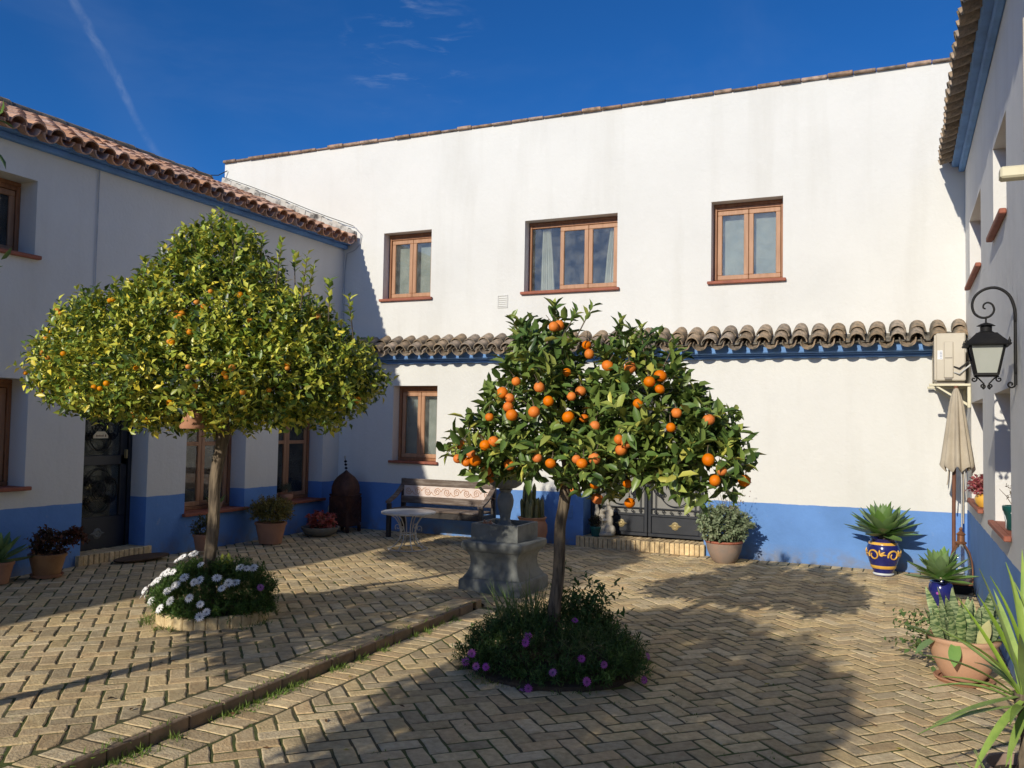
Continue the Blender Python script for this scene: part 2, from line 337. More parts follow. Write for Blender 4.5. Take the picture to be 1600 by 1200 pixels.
def arrays_mesh(name, parts):
    vs = []; loops = []; lt = []; cols = []; o = 0
    for V, F, C in parts:
        vs.append(V)
        for f in F: loops.append((f + o).ravel()); lt.append(np.full(len(f), f.shape[1])); cols.append(C)
        o += len(V)
    vs = np.concatenate(vs); loops = np.concatenate(loops); lt = np.concatenate(lt); cols = np.concatenate(cols)
    me = bpy.data.meshes.new(name); me.vertices.add(len(vs)); me.vertices.foreach_set('co', vs.astype(np.float32).ravel())
    me.loops.add(len(loops)); me.loops.foreach_set('vertex_index', loops.astype(np.int32))
    me.polygons.add(len(lt)); st = np.concatenate([[0], np.cumsum(lt)[:-1]]); me.polygons.foreach_set('loop_start', st.astype(np.int32)); me.polygons.foreach_set('loop_total', lt.astype(np.int32))
    a = me.attributes.new('Col', 'FLOAT_COLOR', 'FACE'); a.data.foreach_set('color', np.concatenate([cols, np.ones((len(cols), 1))], 1).astype(np.float32).ravel())
    me.update(); me.validate(); return me
def unit(n):
    v = RNG.normal(size=(n, 3)); return v / np.linalg.norm(v, axis=1, keepdims=True)
def palette(n, cols, w, var=.18):
    c = np.array(cols)[RNG.choice(len(cols), n, p=np.array(w) / sum(w))]
    return np.clip(c * (1 + RNG.uniform(-var, var, (n, 1))), 0, 1)
def sprigs(base, dirs, length, nleaf, L, W, cols, w, up=.3, big=False, spread=1.0, twig=.0016, droop=.15):
    """leafy twigs: at each base a twig along dirs with nleaf leaves set round it"""
    n = len(base); d = dirs / np.linalg.norm(dirs, axis=1, keepdims=True)
    t = np.tile(np.linspace(.12, 1, nleaf), (n, 1)) + RNG.uniform(-.05, .05, (n, nleaf))
    length = np.broadcast_to(length, (n,))
    P = base[:, None] + d[:, None] * (t * length[:, None])[:, :, None]
    side = np.cross(d, RNG.normal(size=(n, 3))); side /= np.linalg.norm(side, axis=1, keepdims=True) + 1e-9; s2 = np.cross(d, side)
    ph = np.arange(nleaf) * 2.4 + RNG.uniform(0, 6.28, (n, 1))
    rad = side[:, None] * np.cos(ph)[:, :, None] + s2[:, None] * np.sin(ph)[:, :, None]
    A = d[:, None] * .65 + rad * spread + np.array([0, 0, up]) + RNG.normal(size=(n, nleaf, 3)) * .25
    Nn = np.array([0, 0, 1.]) + d[:, None] * .6 + RNG.normal(size=(n, nleaf, 3)) * .35
    m = n * nleaf; sc = RNG.uniform(.65, 1.15, m)
    C = palette(m, cols, w)
    return leaf_arrays(P.reshape(-1, 3), A.reshape(-1, 3), Nn.reshape(-1, 3), L * sc, W * sc, C, droop=droop, big=big)
def shell(lumps, n, lo=.72, hi=1.0, core=.78):
    """points near the surface of a union of ellipsoids, with outward directions"""
    out = []; dd = []; vol = np.array([l[3] * l[4] + l[4] * l[5] + l[3] * l[5] for l in lumps]); vol = vol / vol.sum()
    for l, q in zip(lumps, vol):
        k = int(n * q * 1.9); u = unit(k); rr = RNG.uniform(lo, hi, (k, 1)) ; c = np.array(l[:3]); R = np.array(l[3:6])
        wob = 1 + .10 * np.sin(u[:, :1] * 9 + u[:, 1:2] * 7 + l[0] * 5) * np.cos(u[:, 2:] * 8 + l[1]*3)
        p = c + u * R * rr * wob; keep = np.ones(k, bool)
        for l2 in lumps:
            if l2 is l: continue
            keep &= (((p - np.array(l2[:3])) / np.array(l2[3:6])) ** 2).sum(1) > core ** 2
        out.append(p[keep]); g = u / R; dd.append((g / np.linalg.norm(g, axis=1, keepdims=True))[keep])
    out = np.concatenate(out); dd = np.concatenate(dd); i = RNG.permutation(len(out))[:n]
    return out[i], dd[i]

# ================================================================== ground and paving
XL, XR, YB, KX = -7.82, .66, 10.84, -3.35          # left wall, right wall, back wall, kerb line
BED1 = (-4.87, 5.18, .37); BED2 = (-2.11, 5.40, .56)
def sstep(t): t = max(0, min(1, t)); return t * t * (3 - 2 * t)
def gz(x, y):
    if x > KX - .001: return 0.0
    return (.064 - .022 * min(1, (KX - x) / 4.2)) * sstep((7.9 - y) / 1.3) * (1 if y < 6.82 else sstep((KX - x) / .5))
g = MB(); g.add([(-300, -300, -.09), (300, -300, -.09), (300, 300, -.09), (-300, 300, -.09)], [(0, 1, 2, 3)])
obj('ground', g, 'yard_brick', kind='structure')
g = MB(); g.add([(XL, -14, -.004), (XR, -14, -.004), (XR, .36, -.004), (XL, .36, -.004)], [(0, 1, 2, 3)]); obj('yard', g, 'yard_brick', kind='structure', label='brick yard stretching away behind the viewpoint')
pb = MB()
ys = [.37] + [i * .125 for i in range(4, 90)] + [11.3]
for xs in ([XL - .3, -7.2, -6.5, -6, -5.5, -5, -4.5, -4.2, -3.9, -3.75, -3.6, -3.45, KX - .002], [KX, XR + .3]):
    o = len(pb.v); pb.v += [(x, y, gz(x, y) - .0050) for y in ys for x in xs]; k = len(xs)
    for j in range(len(ys) - 1):
        for i in range(k - 1): pb.f.append((o + j * k + i, o + j * k + i + 1, o + (j + 1) * k + i + 1, o + (j + 1) * k + i)); pb.c.append((1, 1, 1))
paving = obj('courtyard_paving', pb, 'paving_soil', kind='structure', label='herringbone clay brick paving of the courtyard')

def clip(poly, a, b, c):     # keep a*x+b*y<=c
    out = []
    for i in range(len(poly)):
        p, q = poly[i], poly[(i + 1) % len(poly)]; dp = a * p[0] + b * p[1] - c; dq = a * q[0] + b * q[1] - c
        if dp <= 0: out.append(p)
        if dp * dq < 0: t = dp / (dp - dq); out.append((p[0] + t * (q[0] - p[0]), p[1] + t * (q[1] - p[1])))
    return out
def area(p): return .5 * sum(p[i][0] * p[(i + 1) % len(p)][1] - p[(i + 1) % len(p)][0] * p[i][1] for i in range(len(p)))
def shrink(poly, d):
    n = len(poly); out = []
    for i in range(n):
        p0, p, p1 = Vector(poly[i - 1]), Vector(poly[i]), Vector(poly[(i + 1) % n])
        e0 = (p - p0).normalized(); e1 = (p1 - p).normalized(); n0 = Vector((-e0.y, e0.x)); n1 = Vector((-e1.y, e1.x)); den = 1 + n0.dot(n1)
        out.append(p + (n0 + n1) * (d / max(.35, den)))
    return [tuple(v) for v in out]
def brick_poly(poly):
    """a worn paver: 3 rings (foot, shoulder, top) following the ground, slightly tilted"""
    if area(poly) < 0: poly = poly[::-1]
    poly = shrink(poly, .0056); fine = []
    for i in range(len(poly)):                       # chipped, wavering edges
        p, q = poly[i], poly[(i + 1) % len(poly)]; e = math.hypot(q[0] - p[0], q[1] - p[1]); k = 3 if e > .15 else (2 if e > .07 else 1)
        fine += [(p[0] + (q[0] - p[0]) * j / k + jit(.004), p[1] + (q[1] - p[1]) * j / k + jit(.004)) for j in range(k)]
    poly = fine
    t1 = shrink(poly, .002); t2 = shrink(poly, .0085)
    if area(t2) < .001: return None
    cx = sum(p[0] for p in poly) / len(poly); cy = sum(p[1] for p in poly) / len(poly); dz = jit(.0025); tx, ty = jit(.012), jit(.012)
    h = lambda x, y: gz(x, y) + dz + tx * (x - cx) + ty * (y - cy)
    n = len(poly); vs = [(x, y, h(x, y) - .035) for x, y in poly] + [(x, y, h(x, y) - .0032) for x, y in t1] + [(x, y, h(x, y)) for x, y in t2]
    fs = [(j * n + i, j * n + (i + 1) % n, (j + 1) * n + (i + 1) % n, (j + 1) * n + i) for j in (0, 1) for i in range(n)] + [tuple(2 * n + i for i in range(n))]
    return vs, fs, (cx, cy)
polys = []
MOD = .110; c45 = math.sqrt(.5)
def to_world(a, b): return ((a - b) * c45 * MOD - 2.0, (a + b) * c45 * MOD + .03)
for a in range(-75, 150):
    for b in range(-75, 150):
        k = (a - b) % 4
        if k == 0: q = [(a, b), (a + 2, b), (a + 2, b + 1), (a, b + 1)]
        elif k == 2: q = [(a, b - 1), (a + 1, b - 1), (a + 1, b + 1), (a, b + 1)]
        else: continue
        p = [to_world(*v) for v in q]; cx = sum(v[0] for v in p) / 4; cy = sum(v[1] for v in p) / 4
        if not (XL - .3 < cx < XR + .3 and .4 < cy < YB + .2): continue
        if math.hypot(cx - BED1[0], cy - BED1[1]) < BED1[2] + .02 or math.hypot(cx - BED2[0], cy - BED2[1]) < BED2[2] + .02: continue
        for lo, hi, y0, y1 in ((XL, KX - .245, -9, 6.82), (KX + .245, XR, -9, 6.82), (XL, XR, 6.82, YB)):
            r = clip(clip(p, -1, 0, -lo), 1, 0, hi) if max(v[0] for v in p) > lo and min(v[0] for v in p) < hi and max(v[1] for v in p) > y0 and min(v[1] for v in p) < y1 else []
            if len(r) > 2: r = clip(r, 0, -1, -y0)
            if len(r) > 2: r = clip(r, 0, 1, YB - .245 if y1 > 8 and cx > -3.0 else y1)
            if len(r) > 2 and abs(area(r)) > .0035: polys.append(r)
y = .5
while y < 6.7:                                     # soldier courses either side of the kerb
    w = .118 + jit(.004)
    polys.append([(KX - .24, y), (KX - .035, y), (KX - .035, y + w), (KX - .24, y + w)])
    polys.append([(KX + .004, y), (KX + .24, y), (KX + .24, y + w), (KX + .004, y + w)]); y += w
x = -3.0
while x < XR - .1:                                  # header course along the back wall
    polys.append([(x, YB - .24), (x + .118, YB - .24), (x + .118, YB - .004), (x, YB - .004)]); x += .118
BRC = [(1, 1, 1), (1.0, .95, .85), (.90, .85, .80), (1.08, 1.04, .95), (.95, .86, .76), (.82, .80, .78), (1.06, 1.0, .86)]
built = []
for p in polys:
    b = brick_poly(p)
    if b: built.append(b)
def px_area(b):
    vs, fs, c = b; d = Vector((c[0], c[1], 0)) - CAM_P; w = d.dot(CAM_F)
    if w < .5: return -1
    X = FPX * d.dot(CAM_R) / w; Y = FPX * d.dot(CAM_U) / w
    if abs(X) > 815 or abs(Y) > 615: return -1
    top = fs[-1]; return abs(area([vs[i][:2] for i in top])) / w ** 3
order = sorted(range(len(built)), key=lambda i: -px_area(built[i]))
rest = MB()
def bcol():
    c = random.choice(BRC); f = random.uniform(.74, 1.1); return tuple(q * f for q in c)
for r, i in enumerate(order):
    vs, fs, c = built[i]
    if r < 300:
        mb = MB(); mb.cur = bcol(); mb.add(vs, fs); obj('brick', mb, 'brick_paver', paving)
    else: rest.cur = bcol(); rest.add(vs, fs)
obj('paving_bricks', rest, 'brick_paver', paving, kind='stuff')
kerb = MB(); kerb.box(KX - .03, KX - .004, -6, 6.7, -.06, .0)
kerb = obj('kerb', kerb, 'kerb_clay', kind='structure', label='low brick kerb stepping across the courtyard')
y = .4
while y < 6.6:
    w = min(.25 + jit(.012), 6.7 - y); b = MB(); f = random.uniform(.8, 1.15); b.cur = (f, f * .97, f * .95); z = gz(KX - .02, y)
    b.box(KX - .034, KX + .001 + jit(.003), y + .003, y + w - .003, -.05, z + .001 + jit(.003), b=.006); obj('kerb_brick', b, 'kerb_clay', kerb); y += w
b = MB(); b.cur = (1.5, 1.4, 1.2); b.box(KX - .27, KX + .0, 6.705, 6.80, -.05, .067, b=.006); obj('kerb_brick', b, 'kerb_clay', kerb)

# ================================================================== houses
def wall(name, T, u0, u1, z0, z1, holes, depth, mat, parent):
    us = sorted({u0, u1, *[h[0] for h in holes], *[h[1] for h in holes]}); zs = sorted({z0, z1, *[h[2] for h in holes], *[h[3] for h in holes]})
    mb = MB()
    for i in range(len(us) - 1):
        for j in range(len(zs) - 1):
            cu, cz = (us[i] + us[i + 1]) / 2, (zs[j] + zs[j + 1]) / 2
            if any(h[0] < cu < h[1] and h[2] < cz < h[3] for h in holes): continue
            mb.add([(us[i], 0, zs[j]), (us[i + 1], 0, zs[j]), (us[i + 1], 0, zs[j + 1]), (us[i], 0, zs[j + 1])], [(0, 1, 2, 3)], T)
    for a, b, c, d in holes:
        D = depth + .12
        mb.add([(a, 0, c), (a, D, c), (a, D, d), (a, 0, d), (b, 0, c), (b, D, c), (b, D, d), (b, 0, d)], [(0, 1, 2, 3), (4, 7, 6, 5), (3, 2, 6, 7), (0, 4, 5, 1)], T)
    return obj(name, mb, mat, parent)
def ring(mb, T, a, b, c, d, w, d0, d1, bev=.006):
    mb.box(a, b, d0, d1, c, c + w, T, bev); mb.box(a, b, d0, d1, d - w, d, T, bev)
    mb.box(a, a + w, d0, d1, c + w, d - w, T, bev); mb.box(b - w, b, d0, d1, c + w, d - w, T, bev)
def window(parent, T, a, b, c, d, rec, n=2, rails=(), back='blind_grey', sill=True, curtains=None, lip=.05, glass='glass', open_=None):
    mb = MB(); ring(mb, T, a + .001, b - .001, c + .001, d - .001, .042, rec, rec + .07); mb.box(a + .001, b - .001, rec + .012, rec + .06, d - .085, d - .042, T, .004)
    win = obj('window', mb, 'wood_frame', parent, smooth=30)
    x0, x1, z0, z1 = a + .046, b - .046, c + .046, d - .09; w = (x1 - x0) / n
    for i in range(n):
        if open_ == i:      # an unsashed fixed light
            g = MB(); g.box(x0 + i * w, x0 + (i + 1) * w, rec + .036, rec + .041, z0, z1, T); obj('pane', g, glass, win); continue
        s = MB(); p0, p1 = x0 + i * w + .002, x0 + (i + 1) * w - .002; ring(s, T, p0, p1, z0, z1, .058, rec + .018, rec + .058)
        cuts = [z0 + .058, *rails, z1 - .058]
        for r in rails: s.box(p0 + .05, p1 - .05, rec + .02, rec + .055, r - .025, r + .025, T, .004)
        obj('sash', s, 'wood_sash', win, smooth=30)
        for q in range(len(cuts) - 1):
            g = MB(); g.box(p0 + .05, p1 - .05, rec + .036, rec + .041, cuts[q], cuts[q + 1], T); obj('pane', g, glass, win)
    if back:
        q = MB(); q.box(a, b, rec + .13, rec + .14, c, d, T); obj('blind', q, back, win)
    else:
        q = MB(); q.add([(a, .12 + rec, c), (b, .12 + rec, c), (b, .12 + rec, d), (a, .12 + rec, d), (a, rec + .9, c), (b, rec + .9, c), (b, rec + .9, d), (a, rec + .9, d)], [(4, 5, 6, 7), (0, 4, 7, 3), (1, 2, 6, 5), (0, 1, 5, 4), (3, 7, 6, 2)], T); obj('room', q, 'dark_room', win)
    for cu0, cu1, cu2, cu3 in curtains or ():     # top from cu0..cu1 to bottom cu2..cu3
        q = MB(); n2 = 28; vs = []
        for z, e0, e1 in ((d - .09, cu0, cu1), ((c + d) / 2, (cu0 * .4 + cu2 * .6), (cu1 * .4 + cu3 * .6)), (c + .05, cu2, cu3)):
            vs += [(e0 + (e1 - e0) * i / n2, rec + .10 + .018 * math.sin(i * 1.35), z) for i in range(n2 + 1)]
        q.add(vs, [(j * (n2 + 1) + i, j * (n2 + 1) + i + 1, (j + 1) * (n2 + 1) + i + 1, (j + 1) * (n2 + 1) + i) for j in (0, 1) for i in range(n2)], T); obj('curtain', q, 'curtain', win, smooth=60)
    if sill:
        s = MB(); s.box(a - .04, b + .04, -lip, -.004, c - .034, c + .004, T, .006); s.box(a + .002, b - .002, -.004, rec + .02, c - .03, c + .0015, T); obj('sill', s, 'terracotta_sill', win, smooth=30)
    return win
def tile_mesh(name, r0, r1, L, up=True, th=.014, n=9):
    """half-round clay tile: lower (wide) end at x=0, upper end at x=L"""
    mb = MB(); vs = []
    for x, r in ((0, r0), (L * .5, (r0 + r1) / 2), (L, r1)):
        for rr in (r, r - th):
            for i in range(n):
                a = PI * i / (n - 1); z = rr * math.sin(a) * .98; vs.append((x, rr * math.cos(a), z if up else -z))
    k = 2 * n
    for j in (0, 1):
        for i in range(n - 1):
            A, B = j * k, (j + 1) * k
            mb.f.append((A + i, A + i + 1, B + i + 1, B + i)); mb.f.append((A + n + i + 1, A + n + i, B + n + i, B + n + i + 1))
        for i in (0, n - 1): mb.f.append((A + i, B + i, B + n + i, A + n + i))
    for A in (0, 2 * k):
        for i in range(n - 1): mb.f.append((A + i, A + n + i, A + n + i + 1, A + i + 1))
    mb.v = vs; mb.c = [(1, 1, 1)] * len(mb.f)
    return mb
COVER = [tile_mesh('t', .094 + jit(.004), .076, .44) for _ in range(1)][0]
CHAN = tile_mesh('t', .085, .10, .44, up=False)
def clay_tiles(parent, F, c0, c1, pitch, rows, expo, mat, solo=lambda c, r: True, name='roof_tile'):
    """F(s, c, h) -> world matrix at slope position; covers and channels"""
    cm = COVER.mesh('cover_tile', 50); km = CHAN.mesh('channel_tile', 50); n = int(round((c1 - c0) / pitch)); bulk = MB()
    for i in range(n + 1):
        c = c0 + i * pitch
        for r in range(rows):
            for kind, me, src, cc, h in (('cover', cm, COVER, c, .045), ('chan', km, CHAN, c + pitch / 2, .055)):
                if kind == 'chan' and i == n: continue
                m = F(r * expo + jit(.014) - (.035 if kind == 'chan' else 0), cc + jit(.007), h + r * .0 + jit(.003)) @ Matrix.Rotation(jit(.05), 4, 'Z') @ Matrix.Rotation(.055, 4, 'Y') @ Matrix.Rotation(jit(.09), 4, 'X') @ Matrix.Diagonal((1, random.uniform(.92, 1.06), random.uniform(.9, 1.08), 1))
                if solo(cc, r) and (kind == 'cover' or r == 0): link(name if kind == 'cover' else 'channel_tile', me, mat, parent, mtx=m)
                else: bulk.add(src.v, src.f, m)
    if bulk.v: obj('lapped_tiles', bulk, mat, parent, smooth=50, kind='stuff')
def frame4(o, ex, ey, ez): return Matrix(((ex[0], ey[0], ez[0], o[0]), (ex[1], ey[1], ez[1], o[1]), (ex[2], ey[2], ez[2], o[2]), (0, 0, 0, 1)))
def cornice(mb, T, u0, u1, z, steps):
    for d, h in steps: mb.box(u0, u1, -d, -.0 if d < .08 else -.003, z, z + h, T, .012); z += h

# ---- shaded house on the left
HL = thing('courtyard_house', 'white house in shade with long terracotta roof and blue base, behind the yellow-green citrus tree', 'house', group='houses round the courtyard')
TL = basis((XL, 0, 0), (0, 1, 0), (-1, 0, 0))
LD = (6.36, 7.20, .13, 2.12)
lw = [(4.83, 5.70, 3.175, 3.93), (4.83, 5.70, .90, 1.955), (7.775, 8.80, .455, 2.05), (9.44, 10.44, .455, 2.05)]
wall('wall', TL, -14, YB, -.1, 4.36, [(6.36, 7.20, -.1, 2.12)] + [(a, b, c - .03, d) for a, b, c, d in lw], .25, 'plaster', HL)
for i, (a, b, c, d) in enumerate(lw):
    window(HL, TL, a, b, c, d, .24, 2, (1.28,) if i > 1 else (), None if i in (0, 1, 3) else None, curtains=[(a + .05, b - .05, a + .05, b - .05)] if i == 2 else None, glass='glass_dark' if i != 2 else 'glass', lip=.06)
sh = MB(); sh.box(-13.2, XL - .5, -14, YB - .02, 4.25, 4.3); sh.add([(-13.2, -14, -.1), (-13.2, YB, -.1), (-13.2, YB, 4.3), (-13.2, -14, 4.3), (XL, -14, -.1), (XL, -14, 4.3)], [(0, 1, 2, 3), (0, 3, 5, 4)]); obj('shell', sh, 'plaster', HL)
cm = MB(); cornice(cm, TL, -14, YB - .002, 4.235, ((.075, .06), (.145, .055))); obj('cornice', cm, 'cornice_blue', HL, smooth=30)
SL = math.atan(.41); cS, sS = math.cos(SL), math.sin(SL)
FL = lambda s, c, h: frame4((-7.60 - s * cS + h * sS, c, 4.305 + s * sS + h * cS), (-cS, 0, sS), (0, 1, 0), (sS, 0, cS))
dk = MB(); dk.add([(-7.68, -14, 4.338), (-7.68, YB - .003, 4.338), (-10.32, YB - .003, 5.42), (-10.32, -14, 5.42), (-13.3, YB - .003, 4.3), (-13.3, -14, 4.3)], [(0, 1, 2, 3), (3, 2, 4, 5)])
roofL = obj('roof', dk, 'dark_mould', HL)
clay_tiles(roofL, FL, 4.72, 10.72, .2, 9, .315, 'roof_clay')
clay_tiles(roofL, FL, -13.9, 4.52, .2, 9, .315, 'roof_clay', solo=lambda c, r: False)
rt = tile_mesh('ridge', .13, .12, .46).mesh('ridge_tile', 50); rt.materials.append(MATS['old_clay'])
for i in range(38):
    yy = -4.2 + i * .385
    if yy < 10.35: link('ridge_tile', rt, None, roofL, mtx=frame4((-10.30, yy + .45, 5.46 + jit(.01)), (0, -1, 0), (-1, 0, 0), (0, 0, 1)) @ Matrix.Rotation(jit(.03), 4, 'Y'))
rm = MB(); rm.box(-10.42, -10.16, -14, 10.36, 5.30, 5.475, b=.02); obj('ridge_mortar', rm, 'dark_mould', roofL)
fl = MB(); nseg = 26
for i in range(nseg):                                # rough mortar fillet where the roof meets the end wall
    t0, t1 = i / nseg, (i + 1) / nseg; xa, xb = -7.60 - 2.66 * t0, -7.60 - 2.66 * t1; za, zb = 4.38 + 1.09 * t0, 4.38 + 1.09 * t1; h0 = .14 + jit(.018); w0 = .10 + jit(.015)
    fl.add([(xa, YB - w0, za), (xb, YB - w0, zb), (xb, YB - w0 * .7, zb + h0), (xa, YB - w0 * .7, za + h0), (xa, YB - .003, za + h0), (xb, YB - .003, zb + h0), (xa, YB - .003, za), (xb, YB - .003, zb)], [(0, 1, 2, 3), (3, 2, 5, 4), (0, 3, 4, 6), (1, 7, 5, 2)])
obj('flashing', fl, 'mortar_grey', HL)
# dark panelled entrance door with wrought scrolls
def scroll(mb, T, cx, cz, r, turns, a0, sgn, d, tr):
    n = int(14 * turns) + 3; mb.tube([T @ Vector((cx + r * (1 - .82 * i / n) * math.cos(a0 + sgn * 2 * PI * turns * i / n), d, cz + r * (1 - .82 * i / n) * math.sin(a0 + sgn * 2 * PI * turns * i / n))) for i in range(n + 1)], tr, 6)
def circ(mb, T, cx, cz, rx, rz, d, tr, a0=0, a1=2 * PI, n=28): mb.tube([T @ Vector((cx + rx * math.cos(a0 + (a1 - a0) * i / n), d, cz + rz * math.sin(a0 + (a1 - a0) * i / n))) for i in range(n + 1)], tr, 6)
def grille(mb, T, cx, cz, w, h, d, tr=.006):
    rr = min(w, h) * .16; circ(mb, T, cx, cz, rr, rr * 1.15, d, tr)
    for s in (-1, 1): mb.tube([T @ Vector((cx - rr * .75, d, cz - s * rr * .8)), T @ Vector((cx + rr * .75, d, cz + s * rr * .8))], tr, 6)
    circ(mb, T, cx, cz + h * .20, w * .28, h * .26, d, tr, PI * 1.12, -PI * .12); circ(mb, T, cx, cz - h * .20, w * .28, h * .26, d, tr, PI * .88, PI * 2.12)
    for sx in (-1, 1):
        circ(mb, T, cx + sx * w * .27, cz, w * .18, h * .27, d, tr, -PI * .45 if sx > 0 else PI * .55, PI * .45 if sx > 0 else PI * 1.45)
        for sz in (-1, 1): scroll(mb, T, cx + sx * w * .30, cz + sz * h * .20, rr * .55, 1.4, PI * (.5 if sz > 0 else 1.5), sx * sz, d, tr); scroll(mb, T, cx + sx * rr * 1.5, cz + sz * rr * 1.45, rr * .42, 1.3, PI * .5 * sz, -sx * sz, d, tr)
def rosette(mb, T, cx, cz, s, d):
    pts = [(-1, 0), (-.55, .18), (-.35, .5), (0, .62), (.35, .5), (.55, .18), (1, 0), (.55, -.18), (.35, -.5), (0, -.62), (-.35, -.5), (-.55, -.18)]; n = len(pts)
    mb.add([(cx + x * s, d, cz + z * s) for x, z in pts] + [(cx + x * s * .62, d - .012, cz + z * s * .62) for x, z in pts] + [(cx + x * s * .4, d - .004, cz + z * s * .4) for x, z in pts] + [(cx, d - .014, cz)], [(i, (i + 1) % n, n + (i + 1) % n, n + i) for i in range(n)] + [(n + i, n + (i + 1) % n, 2 * n + (i + 1) % n, 2 * n + i) for i in range(n)] + [(2 * n + i, 2 * n + (i + 1) % n, 3 * n) for i in range(n)], T)
dm = MB(); a, b, c, d = LD; R = .25
dm.box(a + .001, b - .001, R, R + .06, d - .05, d - .001, TL); dm.box(a + .001, a + .05, R, R + .06, c, d - .05, TL); dm.box(b - .05, b - .001, R, R + .06, c, d - .05, TL)
for z0, z1 in ((c + .005, c + .36), (c + .93, c + 1.04), (d - .17, d - .055)): dm.box(a + .055, b - .055, R + .015, R + .05, z0, z1, TL, .006)
dm.box(a + .055, a + .14, R + .015, R + .05, c + .36, d - .17, TL, .006); dm.box(b - .14, b - .055, R + .015, R + .05, c + .36, d - .17, TL, .006)
doorL = obj('door', dm, 'gate_dark', HL, smooth=30, label='dark green-black entrance door with wrought iron scrolls')
q = MB(); q.box(a + .12, b - .12, R + .034, R + .038, c + .3, d - .1, TL); obj('pane', q, 'glass_dark', doorL)
q = MB(); q.box(a, b, R + .075, R + .08, c, d, TL); obj('backing', q, 'dark_room', doorL)
for cz, hh in ((c + .65, .52), (c + 1.38, .62)): q = MB(); grille(q, TL, (a + b) / 2, cz, .52, hh, R + .008); obj('grille', q, 'iron_black', doorL, smooth=60)
q = MB(); rosette(q, TL, (a + b) / 2, c + .18, .10, R + .012); obj('rosette', q, 'stone_grey', doorL)
q = MB(); q.box(b - .10, b - .08, R - .03, R + .015, c + 1.0, c + 1.1, TL, .005); obj('handle', q, 'brass', doorL)
q = MB(); pts = [(-.095, 0), (.095, 0), (.095, .03), (.05, .075), (-.05, .075), (-.095, .03)]
q.add([((a + b) / 2 - .02 + x, R - .012, 1.36 + z) for x, z in pts] + [((a + b) / 2 - .02 + x, R - .004, 1.36 + z) for x, z in pts], [tuple(range(6)), tuple(range(6, 12))] + [(i, (i + 1) % 6, 6 + (i + 1) % 6, 6 + i) for i in range(6)], TL); sg = obj('plaque', q, 'sign_cream', doorL)
q = MB()
for i in range(7): q.box((a + b) / 2 - .085 + i * .0145, (a + b) / 2 - .076 + i * .0145, R - .0135, R - .0125, 1.378, 1.378 + (.016 if i % 3 else .021), TL)
q.box((a + b) / 2 + .032, (a + b) / 2 + .046, R - .0135, R - .0125, 1.376, 1.402, TL); obj('lettering', q, 'sign_ink', doorL)
def brick_step(name, label, T, u0, u1, d0, d1, z0, z1, n):
    st = thing(name, label, 'step', group='brick door steps'); w = (u1 - u0) / n; bed = MB(); bed.box(u0 + .01, u1 - .01, d0 + .012, d1, z0 - .05, z1 - .012, T); obj('bed', bed, 'earth', st)
    for i in range(n):
        b = MB(); f = random.uniform(.85, 1.12); b.cur = (f * 1.1, f * 1.02, f * .9); b.box(u0 + i * w + .004, u0 + (i + 1) * w - .004, d0 + jit(.006), d0 + .24, z0 - .04, z1 + jit(.004), T, .006); obj('brick', b, 'brick_paver', st)
        if d1 > d0 + .25: b = MB(); b.cur = (f, f * .95, f * .86); b.box(u0 + i * w + .004, u0 + (i + 1) * w - .004, d0 + .248, d1, z0, z1 + jit(.004), T, .006); obj('brick', b, 'brick_paver', st)
brick_step('door_step', 'brick step under the dark scrolled house door, shaded', TL, 6.30, 7.27, -.05, .245, .03, .145, 15)
mt = MB(); mt.lathe([(.30, 0), (.305, .012), (.29, .016)], 28, Matrix.Translation((-7.58, 6.95, .062)) @ Matrix.Diagonal((.55, 1.15, 1, 1))); o = obj('doormat', mt, 'mat_brown', smooth=40); o['label'] = 'oval brown doormat lying before the shaded brick step'; o['category'] = 'doormat'
cp = MB(); cp.tube([(XL + .012, 6.40, z) for z in (4.24, 3.6, 3.0, 2.4, 2.13)], .006, 6); o = obj('wall_conduit', cp, 'conduit', smooth=60); o['label'] = 'thin grey conduit running down the shaded wall above the door'; o['category'] = 'conduit'

# ---- sunlit back house
HB = thing('courtyard_house', 'sunlit tall white house with three upper windows and a narrow tiled ledge', 'house', group='houses round the courtyard')
TB = basis((0, YB, 0), (1, 0, 0), (0, 1, 0))
bw = [(-7.10, -6.275, 3.43, 4.435, .15), (-4.78, -3.435, 3.43, 4.435, .15), (-2.195, -1.32, 3.44, 4.465, .15), (-6.865, -6.12, 1.03, 2.135, .16)]
GT = (-3.86, -2.26, -.1, 2.15)
wall('wall', TB, -10.27, 1.3, -.1, 5.85, [GT] + [(a, b, c - .03, d) for a, b, c, d, r in bw], .2, 'plaster', HB)
sh = MB(); y1 = 15.5; sh.add([(-10.27, YB, -.1), (-10.27, y1, -.1), (-10.27, y1, 5.85), (-10.27, YB, 5.85), (1.3, YB, -.1), (1.3, y1, -.1), (1.3, y1, 5.85), (1.3, YB, 5.85)], [(0, 1, 2, 3), (4, 7, 6, 5), (3, 2, 6, 7), (1, 5, 6, 2)]); obj('shell', sh, 'plaster', HB)
for i, (a, b, c, d, r) in enumerate(bw):
    if i == 1: window(HB, TB, a, b, c, d, r, 3, back=None, curtains=[(a + .17, a + .29, a + .15, a + .36), (b - .17, b - .06, b - .26, b - .06)], open_=0)
    else: window(HB, TB, a, b, c, d, r, 2)
x = -10.28; i = 0
while x < .75:                                       # uneven coping of thin bricks along the wall head
    w = random.uniform(.22, .34); h = random.uniform(.020, .044); b = MB(); b.box(x + .003, x + w - .003, YB - .035 - random.uniform(0, .03), YB + .30, 5.851, 5.853 + h, Matrix.Rotation(0, 4, 'Z'), .008); obj('coping_brick', b, 'old_clay_top', HB); x += w
